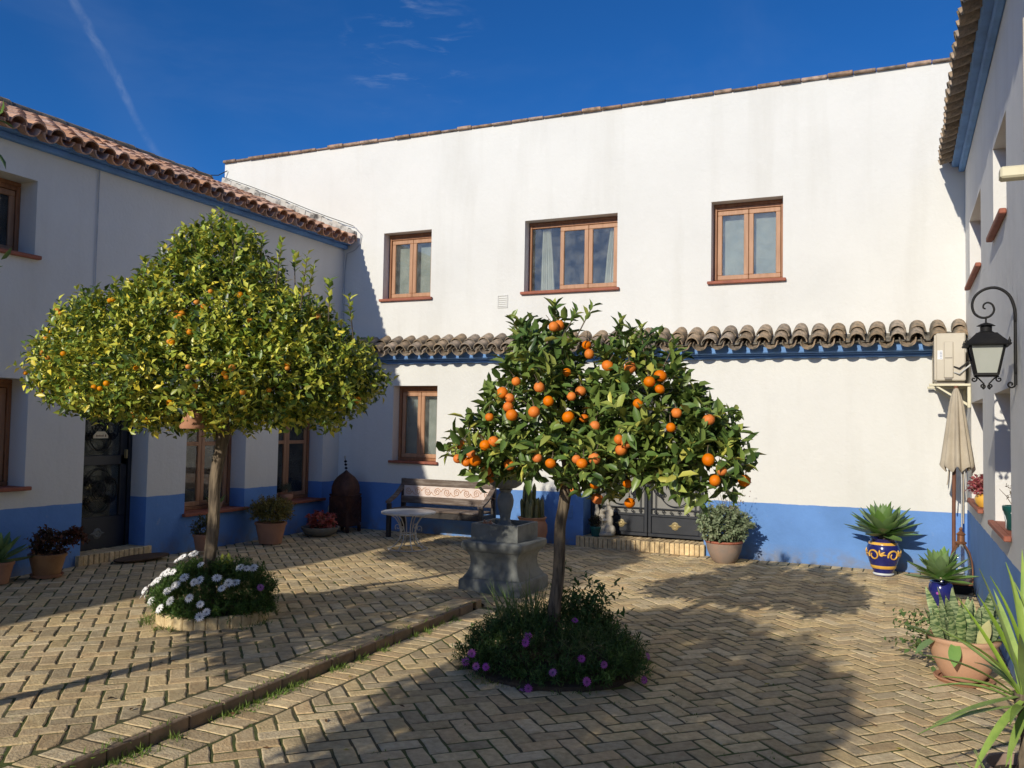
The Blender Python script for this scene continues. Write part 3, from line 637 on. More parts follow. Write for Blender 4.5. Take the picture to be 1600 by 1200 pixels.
cm = MB(); cornice(cm, TB, -7.55, .45, 2.455, ((.05, .035), (.085, .02), (.17, .115))); obj('cornice', cm, 'cornice_blue', HB, smooth=30)
SB = math.radians(27); cB, sB = math.cos(SB), math.sin(SB)
FB = lambda s, c, h: frame4((c, YB - .29 + s * cB - h * sB, 2.585 + s * sB + h * cB), (0, cB, sB), (1, 0, 0), (0, -sB, cB))
dk = MB(); dk.add([(-7.5, YB - .24, 2.615), (.5, YB - .24, 2.615), (.5, YB - .003, 2.735), (-7.5, YB - .003, 2.735), (.5, YB - .14, 2.60), (-7.5, YB - .14, 2.60)], [(0, 1, 2, 3), (0, 5, 4, 1)])
ledge = obj('ledge_roof', dk, 'dark_mould', HB)
clay_tiles(ledge, FB, -7.42, .60, .2107, 1, .2, 'old_clay'); FB2 = lambda s, c, h: FB(s + .17, c, h + .018); clay_tiles(ledge, FB2, -7.42, .60, .2107, 1, .2, 'old_clay', solo=lambda c, r: True)
vm = MB(); ring(vm, TB, -5.185, -5.02, 3.225, 3.41, .018, -.012, .0); [vm.box(-5.167, -5.038, -.010, -.0, 3.25 + k * .028, 3.264 + k * .028, TB @ Matrix.Rotation(0, 4, 'X')) for k in range(5)]; obj('vent', vm, 'plaster', HB)
mm = MB(); mm.box(-4.165, -4.005, -.018, -.002, .36, .53, TB, .004); obj('meter_cover', mm, 'cornice_blue', HB)
# iron gate in its recess
R = .29; gm = MB(); a, b, c, d = GT; c = .14
gm.box(a + .002, a + .07, R, R + .06, c, d, TB); gm.box(b - .07, b - .002, R, R + .06, c, d, TB); gm.box(a, b, R, R + .06, d - .07, d - .002, TB)
gate = obj('gate', gm, 'gate_dark', HB, label='dark double iron gate with scrollwork over grey panels'); mid = -3.06
for p0, p1 in ((a + .075, mid - .004), (mid + .004, b - .075)):
    s = MB(); ring(s, TB, p0, p1, c + .01, d - .075, .045, R - .012, R + .035); s.box(p0 + .045, p1 - .045, R, R + .03, c + .055, c + .275, TB, .008)
    s.box(p0 + .04, p1 - .04, R - .008, R + .03, c + .275, c + .305, TB, .004); s.box(p0 + .04, p1 - .04, R - .005, R + .03, c + .37, c + .385, TB, .003); s.box(p0 + .04, p1 - .04, R - .005, R + .03, c + 1.05, c + 1.09, TB, .003)
    obj('gate_leaf', s, 'gate_dark', gate, smooth=30)
    q = MB(); q.box(p0 + .04, p1 - .04, R + .036, R + .042, c + .29, d - .1, TB); obj('panel', q, 'gate_panel', gate)
    q = MB(); cx = (p0 + p1) / 2; grille(q, TB, cx, c + .72, (p1 - p0) * .95, .66, R - .004, .007); grille(q, TB, cx, c + 1.5, (p1 - p0) * .95, .7, R - .004, .007)
    for e in (p0 + .10, p1 - .10): q.tube([TB @ Vector((e, R, z)) for z in (c + .30, c + 1.06)], .006, 6)
    for k in range(6): scroll(q, TB, p0 + .1 + k * (p1 - p0 - .2) / 5, c + .338, .022, 1.3, 0, 1 if k % 2 else -1, R, .005)
    obj('scrollwork', q, 'gate_dark', gate, smooth=60)
    q = MB(); rosette(q, TB, cx, c + .165, .088, R - .003); obj('rosette', q, 'brass', gate)
brick_step('door_step', 'long pale brick step in front of the iron gate', TB, -3.94, -2.235, -.075, .285, .0, .135, 27)

# ---- grazing-lit house on the right
HR = thing('courtyard_house', 'white house with deep window reveals and blue eaves, carrying the black lantern', 'house', group='houses round the courtyard')
TR = basis((XR, 0, 0), (0, 1, 0), (1, 0, 0))
rw = [(8.72, 10.12, .915, 1.905), (6.58, 7.66, .915, 1.905), (8.78, 10.18, 3.135, 3.83), (6.70, 7.62, 3.135, 3.83), (2.6, 3.7, 3.135, 3.83)]
wall('wall', TR, -14, YB, -.1, 4.7, [(a, b, c - .03, d) for a, b, c, d in rw], .27, 'plaster_right', HR)
for a, b, c, d in rw: window(HR, TR, a, b, c, d, .27, 2, lip=.05)
cm = MB(); cornice(cm, TR, -14, YB - .002, 4.55, ((.065, .06), (.135, .055))); obj('cornice', cm, 'cornice_blue', HR, smooth=30)
FR = lambda s, c, h: frame4((.43 + s * cS - h * sS, c, 4.625 + s * sS + h * cS), (cS, 0, sS), (0, 1, 0), (-sS, 0, cS))
dk = MB(); dk.add([(.50, -14, 4.66), (.50, YB - .003, 4.66), (3.2, YB - .003, 5.76), (3.2, -14, 5.76), (3.2, YB, -.1), (3.2, -14, -.1), (XR, -14, -.1), (XR, -14, 4.66)], [(0, 1, 2, 3), (3, 2, 4, 5), (5, 6, 7, 3)])
roofR = obj('roof', dk, 'dark_mould', HR)
clay_tiles(roofR, FR, 2.6, 10.72, .203, 3, .33, 'old_clay'); clay_tiles(roofR, FR, -13.9, 2.4, .203, 3, .33, 'old_clay', solo=lambda c, r: False)

# ================================================================== trees
def px_ray(px, py): return (CAM_R * (px - 800) - CAM_U * (py - 600) + CAM_F * FPX).normalized()
def hit_lumps(px, py, lumps, k=.97):
    d = px_ray(px, py); best = None
    for l in lumps:
        c = Vector(l[:3]); R = Vector(l[3:6]) * k; o = CAM_P - c; O = Vector((o.x / R.x, o.y / R.y, o.z / R.z)); D = Vector((d.x / R.x, d.y / R.y, d.z / R.z))
        a = D.dot(D); b = O.dot(D); cc = O.dot(O) - 1; q = b * b - a * cc
        if q > 0:
            t = (-b - math.sqrt(q)) / a
            if t > 0 and (best is None or t < best): best = t
    return None if best is None else CAM_P + d * best
def bark_trunk(pts, rs, seed=0):
    mb = MB(); n = 14; pts = [Vector(p) for p in pts]; fine = []; rr = []
    for i in range(len(pts) - 1):
        for k in range(5): t = k / 5; fine.append(pts[i].lerp(pts[i + 1], t)); rr.append(rs[i] * (1 - t) + rs[i + 1] * t)
    fine.append(pts[-1]); rr.append(rs[-1])
    for i, (p, r) in enumerate(zip(fine, rr)):
        off = Vector((math.sin(i * .9 + seed) * .006, math.cos(i * .7 + seed) * .006, 0))
        for k in range(n):
            a = 2 * PI * k / n; w = 1 + .10 * math.sin(3 * a + i * .25 + seed) + .05 * math.sin(7 * a + i * .6)
            mb.v.append(tuple(p + off + Vector((math.cos(a) * r * w, math.sin(a) * r * w, 0))))
    for j in range(len(fine) - 1):
        for k in range(n): mb.f.append((j * n + k, j * n + (k + 1) % n, (j + 1) * n + (k + 1) % n, (j + 1) * n + k)); mb.c.append((1, 1, 1))
    return mb
def limbs(mb, start, lumps, r0, base):
    for l in lumps:
        e = Vector(l[:3]) - base; s = Vector(start); m = s.lerp(e, .5) + Vector((jit(.06), jit(.06), .04))
        mb.tube([s, s.lerp(m, .5) + Vector((0, 0, .02)), m, m.lerp(e, .6), e], [r0, r0 * .8, r0 * .62, r0 * .42, r0 * .2], 8)
        for k in range(6):
            d = Vector(unit(1)[0]); d.z = abs(d.z) * .6; t = Vector((d.x * l[3], d.y * l[4], d.z * l[5])) * .8; q = m.lerp(e, random.uniform(.2, 1))
            mb.tube([q, q + t * .5 + Vector((0, 0, .03)), e + t], [r0 * .26, r0 * .16, r0 * .06], 5)
def citrus(name, label, base, trunk, tr, lumps, nspr, nleaf, sl, L, W, cols, w, shoots, big, crown_core=.78, lo=.66, up=.3, inner=.25):
    t = thing(name, label, 'tree', base); B = Vector(base); loc = [tuple(Vector(l[:3]) - B) + tuple(l[3:]) for l in lumps]
    tb = bark_trunk([Vector(p) - B for p in trunk], tr, len(lumps)); obj('trunk', tb, 'bark', t, smooth=60)
    br = MB(); limbs(br, Vector(trunk[-1]) - B - Vector((0, 0, .05)), lumps, tr[-1] * .6, B); obj('branches', br, 'bark', t, smooth=60)
    p, d = shell(loc, nspr, lo, 1.0, crown_core); d = d + np.array([0, 0, .35]) + RNG.normal(size=d.shape) * .35
    parts = [sprigs(p - d / np.linalg.norm(d, axis=1, keepdims=True) * sl * .5, d, sl, nleaf, L, W, cols, w, up, big)]
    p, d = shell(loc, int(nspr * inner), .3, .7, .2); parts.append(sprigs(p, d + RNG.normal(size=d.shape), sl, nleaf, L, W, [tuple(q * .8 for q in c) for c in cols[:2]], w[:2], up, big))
    if shoots:                                       # leggy young shoots standing out of the crown
        s = np.array([tuple(Vector(q[0]) - B) for q in shoots]); dd = np.array([q[1] for q in shoots]); ln = np.array([q[2] for q in shoots])
        parts.append(sprigs(s, dd, ln, 8 if big else 15, L * (.75 if big else 1.05), W * (.75 if big else 1.05), cols[:3], w[:3], .4, big, .8))
        tw = MB()
        for q, e, ll in zip(s, dd, ln): e = Vector(e).normalized(); q = Vector(q); tw.tube([q - e * .1, q + e * ll * .5, q + e * ll], [.005, .004, .002], 5)
        obj('shoots', tw, 'bark', t, kind='stuff')
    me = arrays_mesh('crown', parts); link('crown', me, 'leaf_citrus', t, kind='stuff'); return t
def fruit_mesh(r):
    mb = MB(); mb.ball((0, 0, 0), (r, r, r * .93), 14, 10); return mb.mesh('fruit', 60)

T1 = (-4.87, 5.18, .07)
L1 = [(-5.08, 5.18, 1.96, 1.30, 1.05, .46), (-4.98, 5.18, 2.46, .66, .66, .50), (-5.98, 5.12, 1.98, .58, .68, .40), (-4.12, 5.25, 1.94, .54, .72, .40),
      (-5.55, 5.0, 2.26, .74, .64, .34), (-4.42, 5.15, 2.24, .54, .6, .34), (-4.98, 5.2, 2.84, .36, .36, .32)]
S1 = []
for px, py, dz in ((345, 330, .28), (305, 350, .2), (375, 355, .2), (410, 370, .18), (440, 378, .26), (480, 400, .28), (255, 390, .18), (215, 430, .15), (180, 435, .2), (150, 450, .16), (515, 440, .2), (545, 465, .2), (95, 495, .12), (330, 340, .25), (318, 345, .3), (490, 415, .22), (360, 345, .2), (130, 450, .22), (285, 365, .2), (460, 395, .2)):
    d = px_ray(px, py); tt = (5.18 + jit(.3)) / d.y; tip = CAM_P + d * tt; e = Vector((jit(.25), jit(.25), 1)).normalized(); S1.append((tuple(tip - e * dz), tuple(e), dz))
G1 = [(.36, .43, .06), (.135, .22, .035), (.60, .60, .09), (.80, .68, .07), (.05, .09, .02)]
tree1 = citrus('citrus_tree', 'wide yellow-green citrus tree with tiny fruit, standing in the white daisy bed', T1, [(-4.93, 5.19, .05), (-4.90, 5.16, .5), (-4.87, 5.15, 1.0), (-4.84, 5.16, 1.38), (-4.82, 5.18, 1.6)], [.062, .047, .043, .046, .066], L1, 4000, 7, .13, .070, .036, G1, [.30, .24, .24, .08, .14], S1, False)
fm = [fruit_mesh(r) for r in (.018, .021, .025)]
fp, fd = shell([tuple(Vector(l[:3]) - Vector(T1)) + tuple(l[3:]) for l in L1], 420, .86, .96, .9)
cnt = 0
for p, d in zip(fp, fd):
    P = Vector(p) + Vector(T1)
    if P.y > 5.4 or cnt > 62 or P.z > 2.6 or d[1] > .1: continue
    k = random.choice((1, 1, 2)); cnt += k
    for j in range(k): link('small_fruit', random.choice(fm), 'small_fruit', tree1, loc=tuple(Vector(p) + Vector((jit(.035), -.02 - abs(jit(.03)), jit(.035)))))
T2 = (-2.11, 5.40, 0)
L2 = [(-2.23, 5.38, 1.72, .37, .44, .42), (-2.52, 5.33, 1.44, .30, .36, .20), (-1.52, 5.44, 1.66, .36, .44, .38), (-1.17, 5.40, 1.37, .32, .36, .18), (-1.86, 5.34, 1.36, .50, .38, .16), (-2.22, 5.38, 2.12, .18, .22, .22), (-1.62, 5.44, 1.98, .18, .22, .18), (-1.32, 5.42, 1.56, .34, .36, .24)]
S2 = []
for px, py, dz in ((868, 478, .1), (925, 480, .14), (800, 500, .13), (815, 510, .12), (1000, 512, .14), (985, 515, .1), (900, 490, .08), (970, 500, .12), (735, 650, .08), (1055, 535, .08), (1030, 520, .1)):
    d = px_ray(px, py); tt = (5.4 + jit(.15)) / d.y; tip = CAM_P + d * tt; e = Vector((jit(.5), jit(.5), 1)).normalized(); S2.append((tuple(tip - e * dz), tuple(e), dz))
G2 = [(.19, .27, .06), (.105, .18, .04), (.34, .39, .085), (.52, .50, .10), (.05, .095, .022)]
tree2 = citrus('orange_tree', 'round-headed orange tree full of large ripe oranges, in the purple flower bed', T2, [(-2.13, 5.40, -.02), (-2.10, 5.38, .45), (-2.07, 5.38, .9), (-2.05, 5.38, 1.16), (-2.03, 5.38, 1.3)], [.052, .041, .038, .039, .05], L2, 460, 7, .16, .118, .058, G2, [.36, .30, .18, .05, .11], S2, True, lo=.62, inner=.45)
om = [fruit_mesh(r) for r in (.031, .035, .039)]
OP = [(728, 243), (741, 287), (829, 343), (389, 418), (500, 446), (322, 473), (358, 498), (349, 540), (368, 580), (261, 590), (544, 513), (640, 590), (716, 596), (768, 632), (1082, 392), (1080, 456), (1030, 420), (937, 352), (123, 722), (150, 805), (193, 800), (108, 790), (246, 848), (265, 880), (491, 787), (555, 813), (357, 818), (680, 793), (705, 813), (894, 747), (882, 697), (920, 715), (765, 790), (669, 938), (770, 910), (780, 983), (925, 910), (935, 1002), (1313, 795), (1380, 850), (1345, 895), (1487, 897), (1133, 640), (1160, 570), (1315, 603), (631, 375), (240, 725), (282, 708), (172, 765), (570, 155), (595, 150), (655, 490), (700, 465), (475, 565), (975, 525)]
for i, (x, y) in enumerate(OP):
    px, py = 680 + x / 3.077, 460 + y / 3.077; P = hit_lumps(px, py, L2, 1.0)
    if P is None: d = px_ray(px, py); P = CAM_P + d * (5.33 / d.y)
    o = link('orange', om[i % 3], 'orange_peel', tree2, loc=tuple(P - Vector(T2)), rot=(jit(.5), jit(.5), jit(3))); o.scale = (1 + jit(.06), 1 + jit(.06), 1 + jit(.08))
    st = MB(); st.tube([(0, 0, .034), (.004, .003, .06), (.012, .01, .09)], [.0035, .0025, .002], 5); st.lathe([(.009, .036), (.006, .041), (.001, .042)], 6); link('stalk', st.mesh('stalk'), 'bark', o)
# trees beside and behind the viewpoint that throw the foreground shadows
LA = [(-2.5, -1.2, 2.75, 1.1, .9, .8), (-3.15, -1.3, 2.85, .55, .6, .55), (-2.85, -1.2, 3.38, .6, .6, .32), (-1.75, -1.1, 2.5, .55, .6, .5), (-3.1, -1.3, 2.3, .4, .4, .3)]
citrus('orange_tree', 'dense citrus tree whose shadow darkens the foreground paving', (-2.4, -1.2, 0), [(-2.4, -1.2, -.02), (-2.38, -1.2, .8), (-2.4, -1.2, 1.7), (-2.4, -1.2, 2.0)], [.09, .08, .07, .07], LA, 1000, 7, .18, .13, .06, G2, [.36, .30, .18, .05, .11], [], True)
LB = [(-4.55, .8, 3.05, .48, .45, .42), (-4.95, .75, 2.1, .62, .75, .36), (-4.35, 1.3, 2.35, .42, .42, .28), (-5.2, .3, 2.6, .5, .5, .38), (-4.35, .85, 1.8, .36, .5, .24)]
SBt = []
for px, py, yy in ((6, 180, 2.4), (2, 236, 2.4), (4, 312, 2.5), (14, 408, 2.5), (0, 428, 2.5), (8, 190, 2.5)):
    d = px_ray(px - 4, py); P = CAM_P + d * (yy / d.y); e = Vector((.9, .6, -.15 + jit(.2))).normalized(); SBt.append((tuple(P - e * .45), tuple(e), .42))
citrus('citrus_tree', 'sparse long-leaved tree just entering the picture edge beside the shaded house', (-4.8, .7, .07), [(-4.8, .7, .05), (-4.78, .7, .8), (-4.8, .7, 1.5), (-4.8, .7, 1.75)], [.07, .06, .055, .05], LB, 560, 7, .2, .12, .04, G2, [.36, .30, .18, .05, .11], SBt, True, inner=.2)
# terracotta feeder in the first tree
fd_ = thing('hanging_feeder', 'brown terracotta bell-shaped bird feeder hanging under the wide citrus tree', 'bird feeder', (-4.70, 4.72, 1.525))
b = MB(); b.lathe([(.0, .0), (.085, .0), (.088, .02), (.07, .045), (.066, .06), (.07, .085), (.058, .115), (.03, .135), (.008, .14)], 20, cap=False); obj('body', b, 'terracotta', fd_, smooth=50)
b = MB(); b.ball((.045, -.05, .088), .017, 8, 6); obj('painted_hole_light', b, 'sign_cream', fd_); b = MB(); b.tube([(0, 0, .14), (.005, 0, .3)], .003, 5); obj('hanger', b, 'cable_black', fd_)  # solid cream ball painted as light showing through the feeder's hole

# ================================================================== flower beds
def daisy(r, n=13):
    mb = MB()
    for i in range(n):
        a = 2 * PI * i / n; c, s = math.cos(a), math.sin(a); w = r * .145; t = r * random.uniform(.92, 1.05)
        mb.add([(c * r * .07, s * r * .07, 0), (c * t * .65 - s * w, s * t * .65 + c * w, .004), (c * t, s * t, -.002), (c * t * .65 + s * w, s * t * .65 - c * w, .004)], [(0, 1, 2, 3)])
    return mb.mesh('petals')
def eye(r): mb = MB(); mb.ball((0, 0, .002), (r * .13, r * .13, r * .09), 8, 5); return mb.mesh('eye', 60)
def bloom(parent, P, n, r, me, em, mat):
    B = Vector(parent.location); q = Vector(n).normalized().to_track_quat('Z', 'Y'); o = link('flower', me, mat, parent, mtx=Matrix.Translation(P - B) @ q.to_matrix().to_4x4() @ Matrix.Rotation(jit(3), 4, 'Z') @ Matrix.Scale(random.uniform(.85, 1.12), 4)); link('flower_centre', em, 'flower_eye', o)
D1 = (BED1[0], BED1[1], .065)
ringt = thing('planter_ring', 'low round edging of upright bricks around the white daisies', 'edging', D1)
for i in range(30):
    a = 2 * PI * i / 30; b = MB(); f = random.uniform(.85, 1.15); b.cur = (f, f * .96, f * .85); b.box(-.03, .03, -.041, .041, -.05, .070 + jit(.008), Matrix.Rotation(a, 4, 'Z') @ Matrix.Translation((.385, 0, 0)), .008); obj('brick', b, 'brick_paver', ringt)
s = MB(); s.lathe([(.0, .06), (.36, .06), (.36, -.05)], 24, cap=False); obj('soil', s, 'soil', ringt)
bed = thing('daisy_bush', 'mound of white daisies at the foot of the wide citrus tree', 'flower bush', D1)
ml = [(0, 0, .12, .42, .42, .31), (-.14, -.08, .14, .30, .30, .26), (.17, .06, .14, .30, .30, .29)]
p, d = shell(ml, 3800, .62, 1.0, .78); k = p[:, 2] > .03; p, d = p[k], d[k]
GB = [(.075, .15, .03), (.045, .095, .02), (.12, .20, .04)]
link('foliage', arrays_mesh('foliage', [sprigs(p - d * .04, d + np.array([0, 0, .5]), .07, 9, .036, .0095, GB, [.45, .35, .2], .3)]), 'leaf_soft', bed, kind='stuff')
DW = [(985, 315), (1043, 347), (1075, 388), (1040, 413), (870, 278), (885, 330), (830, 370), (920, 245), (960, 208), (1045, 140), (1130, 210), (1190, 235), (1225, 233), (1155, 265), (785, 330), (750, 275), (760, 295), (742, 300), (830, 215), (850, 190), (900, 178), (1040, 222), (1010, 232), (815, 222), (905, 250), (1010, 85), (925, 115), (950, 100), (1320, 157), (1250, 155), (800, 235), (870, 180), (770, 258), (1000, 80), (1285, 160)]
wl = [tuple(Vector(l[:3]) + Vector(D1)) + tuple(l[3:]) for l in ml]; dmw, emw = daisy(.039), eye(.036)
for x, y in DW:
    P = hit_lumps(x / 3.333, 840 + y / 3.333, wl, 1.06)
    if P is None: r_ = px_ray(x / 3.333, 840 + y / 3.333); P = CAM_P + r_ * (5.12 / r_.y)
    n = (P - Vector(D1)).normalized() * .7 + SUN_FROM * .6 + Vector((.1 + jit(.35), -.3 + jit(.3), .35 + jit(.3))); bloom(bed, P, n, .033, dmw, emw, 'petal_white')
P = hit_lumps(407, 918, wl, 1.05) or Vector((-4.5, 5.4, .25)); dmp, emp = daisy(.030), eye(.030); bloom(bed, P, (.5, -.6, .4), .034, dmp, emp, 'petal_purple')
shoot = sprigs(np.array([[.06, -.02, .30], [.08, 0, .32]]), np.array([[.3, -.1, 1.], [.5, .1, 1.]]), np.array([.17, .13]), 8, .07, .03, [(.38, .42, .06)], [1], .3, True); link('sucker_leaves', arrays_mesh('sucker', [shoot]), 'leaf_citrus', bed, kind='stuff')

D2 = (BED2[0], BED2[1], 0.0)
bed2 = thing('daisy_bush', 'dark mound of purple daisies and grass at the foot of the orange tree', 'flower bush', D2)
s = MB(); s.lathe([(0, .03), (.55, .02), (.58, -.02)], 28, cap=False); obj('soil', s, 'soil', bed2)
ml2 = [(0, -.02, .06, .60, .56, .27), (-.25, -.15, .06, .36, .34, .24), (.28, -.1, .06, .36, .34, .22), (.05, .22, .10, .30, .28, .30)]
p, d = shell(ml2, 4600, .62, 1.02, .78); k = p[:, 2] > .02; p, d = p[k], d[k]
GC = [(.065, .13, .03), (.04, .085, .02), (.10, .17, .04)]
fol = [sprigs(p - d * .04, d + np.array([0, 0, .4]), .075, 8, .036, .010, GC, [.45, .35, .2], .3)]
q = np.array([[.14, .22, .30]]) + RNG.normal(size=(90, 3)) * np.array([.10, .08, .09]); fol.append(sprigs(q, RNG.normal(size=q.shape) + np.array([.2, 0, .8]), .10, 6, .055, .026, [(.05, .11, .03), (.08, .15, .04)], [.6, .4], .3))
n = 170; ba = RNG.normal(size=(n, 3)) * np.array([.10, .08, .02]) + np.array([-.20, .02, .15]); dr = RNG.normal(size=(n, 3)) * np.array([.45, .35, .1]) + np.array([-.1, 0, 1.0])
fol.append(leaf_arrays(ba, dr, RNG.normal(size=(n, 3)) + np.array([0, 0, .4]), RNG.uniform(.22, .44, n), np.full(n, .010), palette(n, [(.10, .17, .05), (.16, .21, .09)], [.6, .4]), droop=.28, big=True))
n = 45; ba = RNG.normal(size=(n, 3)) * np.array([.06, .06, .01]) + np.array([.25, -.3, .2]); fol.append(leaf_arrays(ba, RNG.normal(size=(n, 3)) * .6 + np.array([.2, -.3, .6]), RNG.normal(size=(n, 3)), RNG.uniform(.1, .2, n), np.full(n, .006), palette(n, [(.12, .16, .06)], [1]), big=True))
link('foliage', arrays_mesh('foliage', fol), 'leaf_soft', bed2, kind='stuff')
wl2 = [tuple(Vector(l[:3]) + Vector(D2)) + tuple(l[3:]) for l in ml2]
for x, y, m in ((545, 425, 0), (530, 465, 1), (240, 605, 0), (297, 607, 1), (545, 735, 0), (345, 740, 0), (888, 695, 0), (858, 560, 2), (990, 595, 2), (1245, 545, 0), (1225, 685, 0), (820, 335, 0), (215, 530, 0), (500, 755, 2), (130, 630, 0), (180, 575, 0), (1060, 780, 0), (690, 640, 2)):
    px, py = 680 + x / 3.75, 880 + y / 3.75; P = hit_lumps(px, py, wl2, 1.06)
    if P is None: r_ = px_ray(px, py); P = CAM_P + r_ * (5.25 / r_.y)
    bloom(bed2, P, (P - Vector(D2)).normalized() * .6 + Vector((.25 + jit(.4), -.55 + jit(.3), .3 + jit(.4))), .034, dmp, emp, ('petal_purple', 'petal_white', 'petal_pale')[m])

# ================================================================== fountain
F0 = (-3.515, 7.615, -.02)
fo = thing('stone_fountain', 'grey stone fountain with square waisted pedestal, box basin and small raised bowl', 'fountain', F0)
def sqloft(prof): mb = MB(); mb.lathe([(h * math.sqrt(2), z) for h, z in prof], 4, ang0=PI / 4); return mb
def softsq(o, w=.005):
    m = o.modifiers.new('b', 'BEVEL'); m.width = w; m.segments = 2; m.limit_method = 'ANGLE'; m.angle_limit = math.radians(35)
softsq(obj('base', sqloft([(.328, 0), (.328, .13), (.318, .145), (.300, .155)]), 'stone_grey', fo, smooth=35))
softsq(obj('pedestal', sqloft([(.298, .156), (.288, .175), (.262, .215), (.248, .26), (.244, .31), (.252, .36), (.275, .40)]), 'stone_grey', fo, smooth=50), .004)
softsq(obj('cap', sqloft([(.277, .401), (.292, .41), (.312, .44), (.315, .455), (.315, .49), (.300, .505)]), 'stone_grey', fo, smooth=35))
bs = MB(); h0, h1, zb, zt = .245, .208, .506, .665
vs = [(x * h, y * h, z) for h, z in ((h0, zb), (h0, zt), (h1, zt), (h1, .60)) for x, y in ((-1, -1), (1, -1), (1, 1), (-1, 1))]
bs.add(vs, [(j * 4 + i, j * 4 + (i + 1) % 4, (j + 1) * 4 + (i + 1) % 4, (j + 1) * 4 + i) for j in range(3) for i in range(4)] + [(12, 13, 14, 15)]); softsq(obj('basin', bs, 'stone_grey', fo))
b = MB(); b.lathe([(.085, .60), (.085, .64), (.06, .66), (.05, .70), (.058, .76), (.078, .83), (.082, .88), (.07, .93), (.05, .955), (.06, .975), (.07, .985)], 20); obj('stem', b, 'stone_grey', fo, smooth=50)
b = MB(); n = 32; prof = [(.04, .985), (.10, 1.0), (.145, 1.03), (.168, 1.075), (.172, 1.095), (.155, 1.095), (.12, 1.06), (.03, 1.05)]
b.lathe(prof, n, cap=False); b.v = [(x * (1 + .05 * abs(math.sin(4 * math.atan2(y, x)))), y * (1 + .05 * abs(math.sin(4 * math.atan2(y, x)))), z + (.018 * abs(math.cos(4 * math.atan2(y, x))) if math.hypot(x, y) > .13 else 0)) for x, y, z in b.v]; obj('bowl', b, 'stone_grey', fo, smooth=60)
b = MB(); b.lathe([(.03, 1.05), (.05, 1.08), (.035, 1.12), (.045, 1.17), (.05, 1.22), (.02, 1.27)], 14); obj('finial', b, 'stone_grey', fo, smooth=60)
cr = thing('shell_ornament', 'cream and orange crab-like shell ornament in the fountain basin', 'ornament', (-3.60, 7.43, .575))
b = MB(); b.ball((0, 0, .035), (.082, .05, .055), 18, 10); b.v = [(x, y, z + .006 * math.sin(x * 110)) for x, y, z in b.v]; obj('body', b, 'stone_white', cr, smooth=60)
for i in range(5):
    b = MB(); b.ball((-.04 + i * .02, -.03, .075 + .008 * (i % 2)), (.012, .012, .014), 8, 6); obj('frill', b, 'terracotta', cr, smooth=60)
for s_ in (-1, 1):
    b = MB(); b.tube([(s_ * .03, -.02, .085), (s_ * .034, -.03, .105)], [.006, .008], 6); obj('horn', b, 'terracotta', cr, smooth=60)

# ================================================================== bench and table
BN = (-5.785, 10.42, 0.0)
bn = thing('garden_bench', 'weathered dark wooden bench with pale carved back panel against the back wall', 'bench', BN)
hw = .715
for x in (-hw, hw):
    b = MB(); b.box(x - .03, x + .03, -.23, -.17, 0, .47, b=.008); obj('leg', b, 'bench_dark', bn)
    b = MB(); b.box(x - .03, x + .03, .15, .21, 0, .80, Matrix.Translation((0, 0, 0)) @ Matrix.Shear('XY', 4, (0, 0)), .008); obj('leg', b, 'bench_dark', bn)
    b = MB(); pts = [(-.24, .47), (-.16, .50), (-.05, .545), (.06, .615), (.16, .69)]
    for i in range(4):
        (y0, z0), (y1, z1) = pts[i], pts[i + 1]; b.add([(x - .035, y0, z0), (x + .035, y0, z0), (x + .035, y1, z1), (x - .035, y1, z1), (x - .035, y0, z0 + .03), (x + .035, y0, z0 + .03), (x + .035, y1, z1 + .03), (x - .035, y1, z1 + .03)], [(0, 3, 2, 1), (4, 5, 6, 7), (0, 1, 5, 4), (2, 3, 7, 6), (0, 4, 7, 3), (1, 2, 6, 5)])
    obj('armrest', b, 'bench_wood', bn)
    b = MB(); b.box(x - .022, x + .022, -.17, .15, .30, .37, b=.006); obj('side_rail', b, 'bench_dark', bn)
for i in range(5): b = MB(); b.box(-hw + .032, hw - .032, -.225 + i * .078, -.153 + i * .078, .382 + jit(.002), .405 + jit(.002), b=.006); obj('seat_slat', b, 'bench_wood', bn)
b = MB(); b.box(-hw + .03, hw - .03, -.222, -.18, .30, .38, b=.006); obj('apron', b, 'bench_dark', bn)
for nm, z0, z1 in (('top_rail', .705, .80), ('lower_rail', .455, .555)): b = MB(); b.box(-hw - .01, hw + .01, .125, .165, z0, z1, b=.01); obj(nm, b, 'bench_wood', bn)
b = MB(); b.box(-hw + .03, hw - .03, .135, .160, .556, .704); cp = obj('carved_panel', b, 'carved_wood', bn)
b = MB(); I4 = Matrix.Identity(4)
for i in range(9):
    cx = -hw + .11 + i * .155; s_ = 1 if i % 2 else -1; scroll(b, I4, cx, .63, .055, 1.7, 0, s_, .133, .0045); b.tube([(cx + .055, .133, .63), (cx + .09, .133, .63 + s_ * .045), (cx + .13, .133, .63 + s_ * .05)], .004, 5)
obj('carving', b, 'terracotta_light', cp, smooth=60)
TBL = (-5.66, 9.36, 0.0)
tb = thing('garden_table', 'small round white iron table in front of the bench', 'table', TBL)
b = MB(); b.lathe([(.0, .452), (.325, .452), (.335, .458), (.335, .474), (.325, .479), (.0, .479)], 40, cap=False); obj('table_top', b, 'table_stone', tb, smooth=35)
b = MB(); b.lathe([(.336, .45), (.342, .455), (.342, .476), (.336, .480)], 40, cap=False); obj('rim', b, 'white_iron', tb, smooth=60)
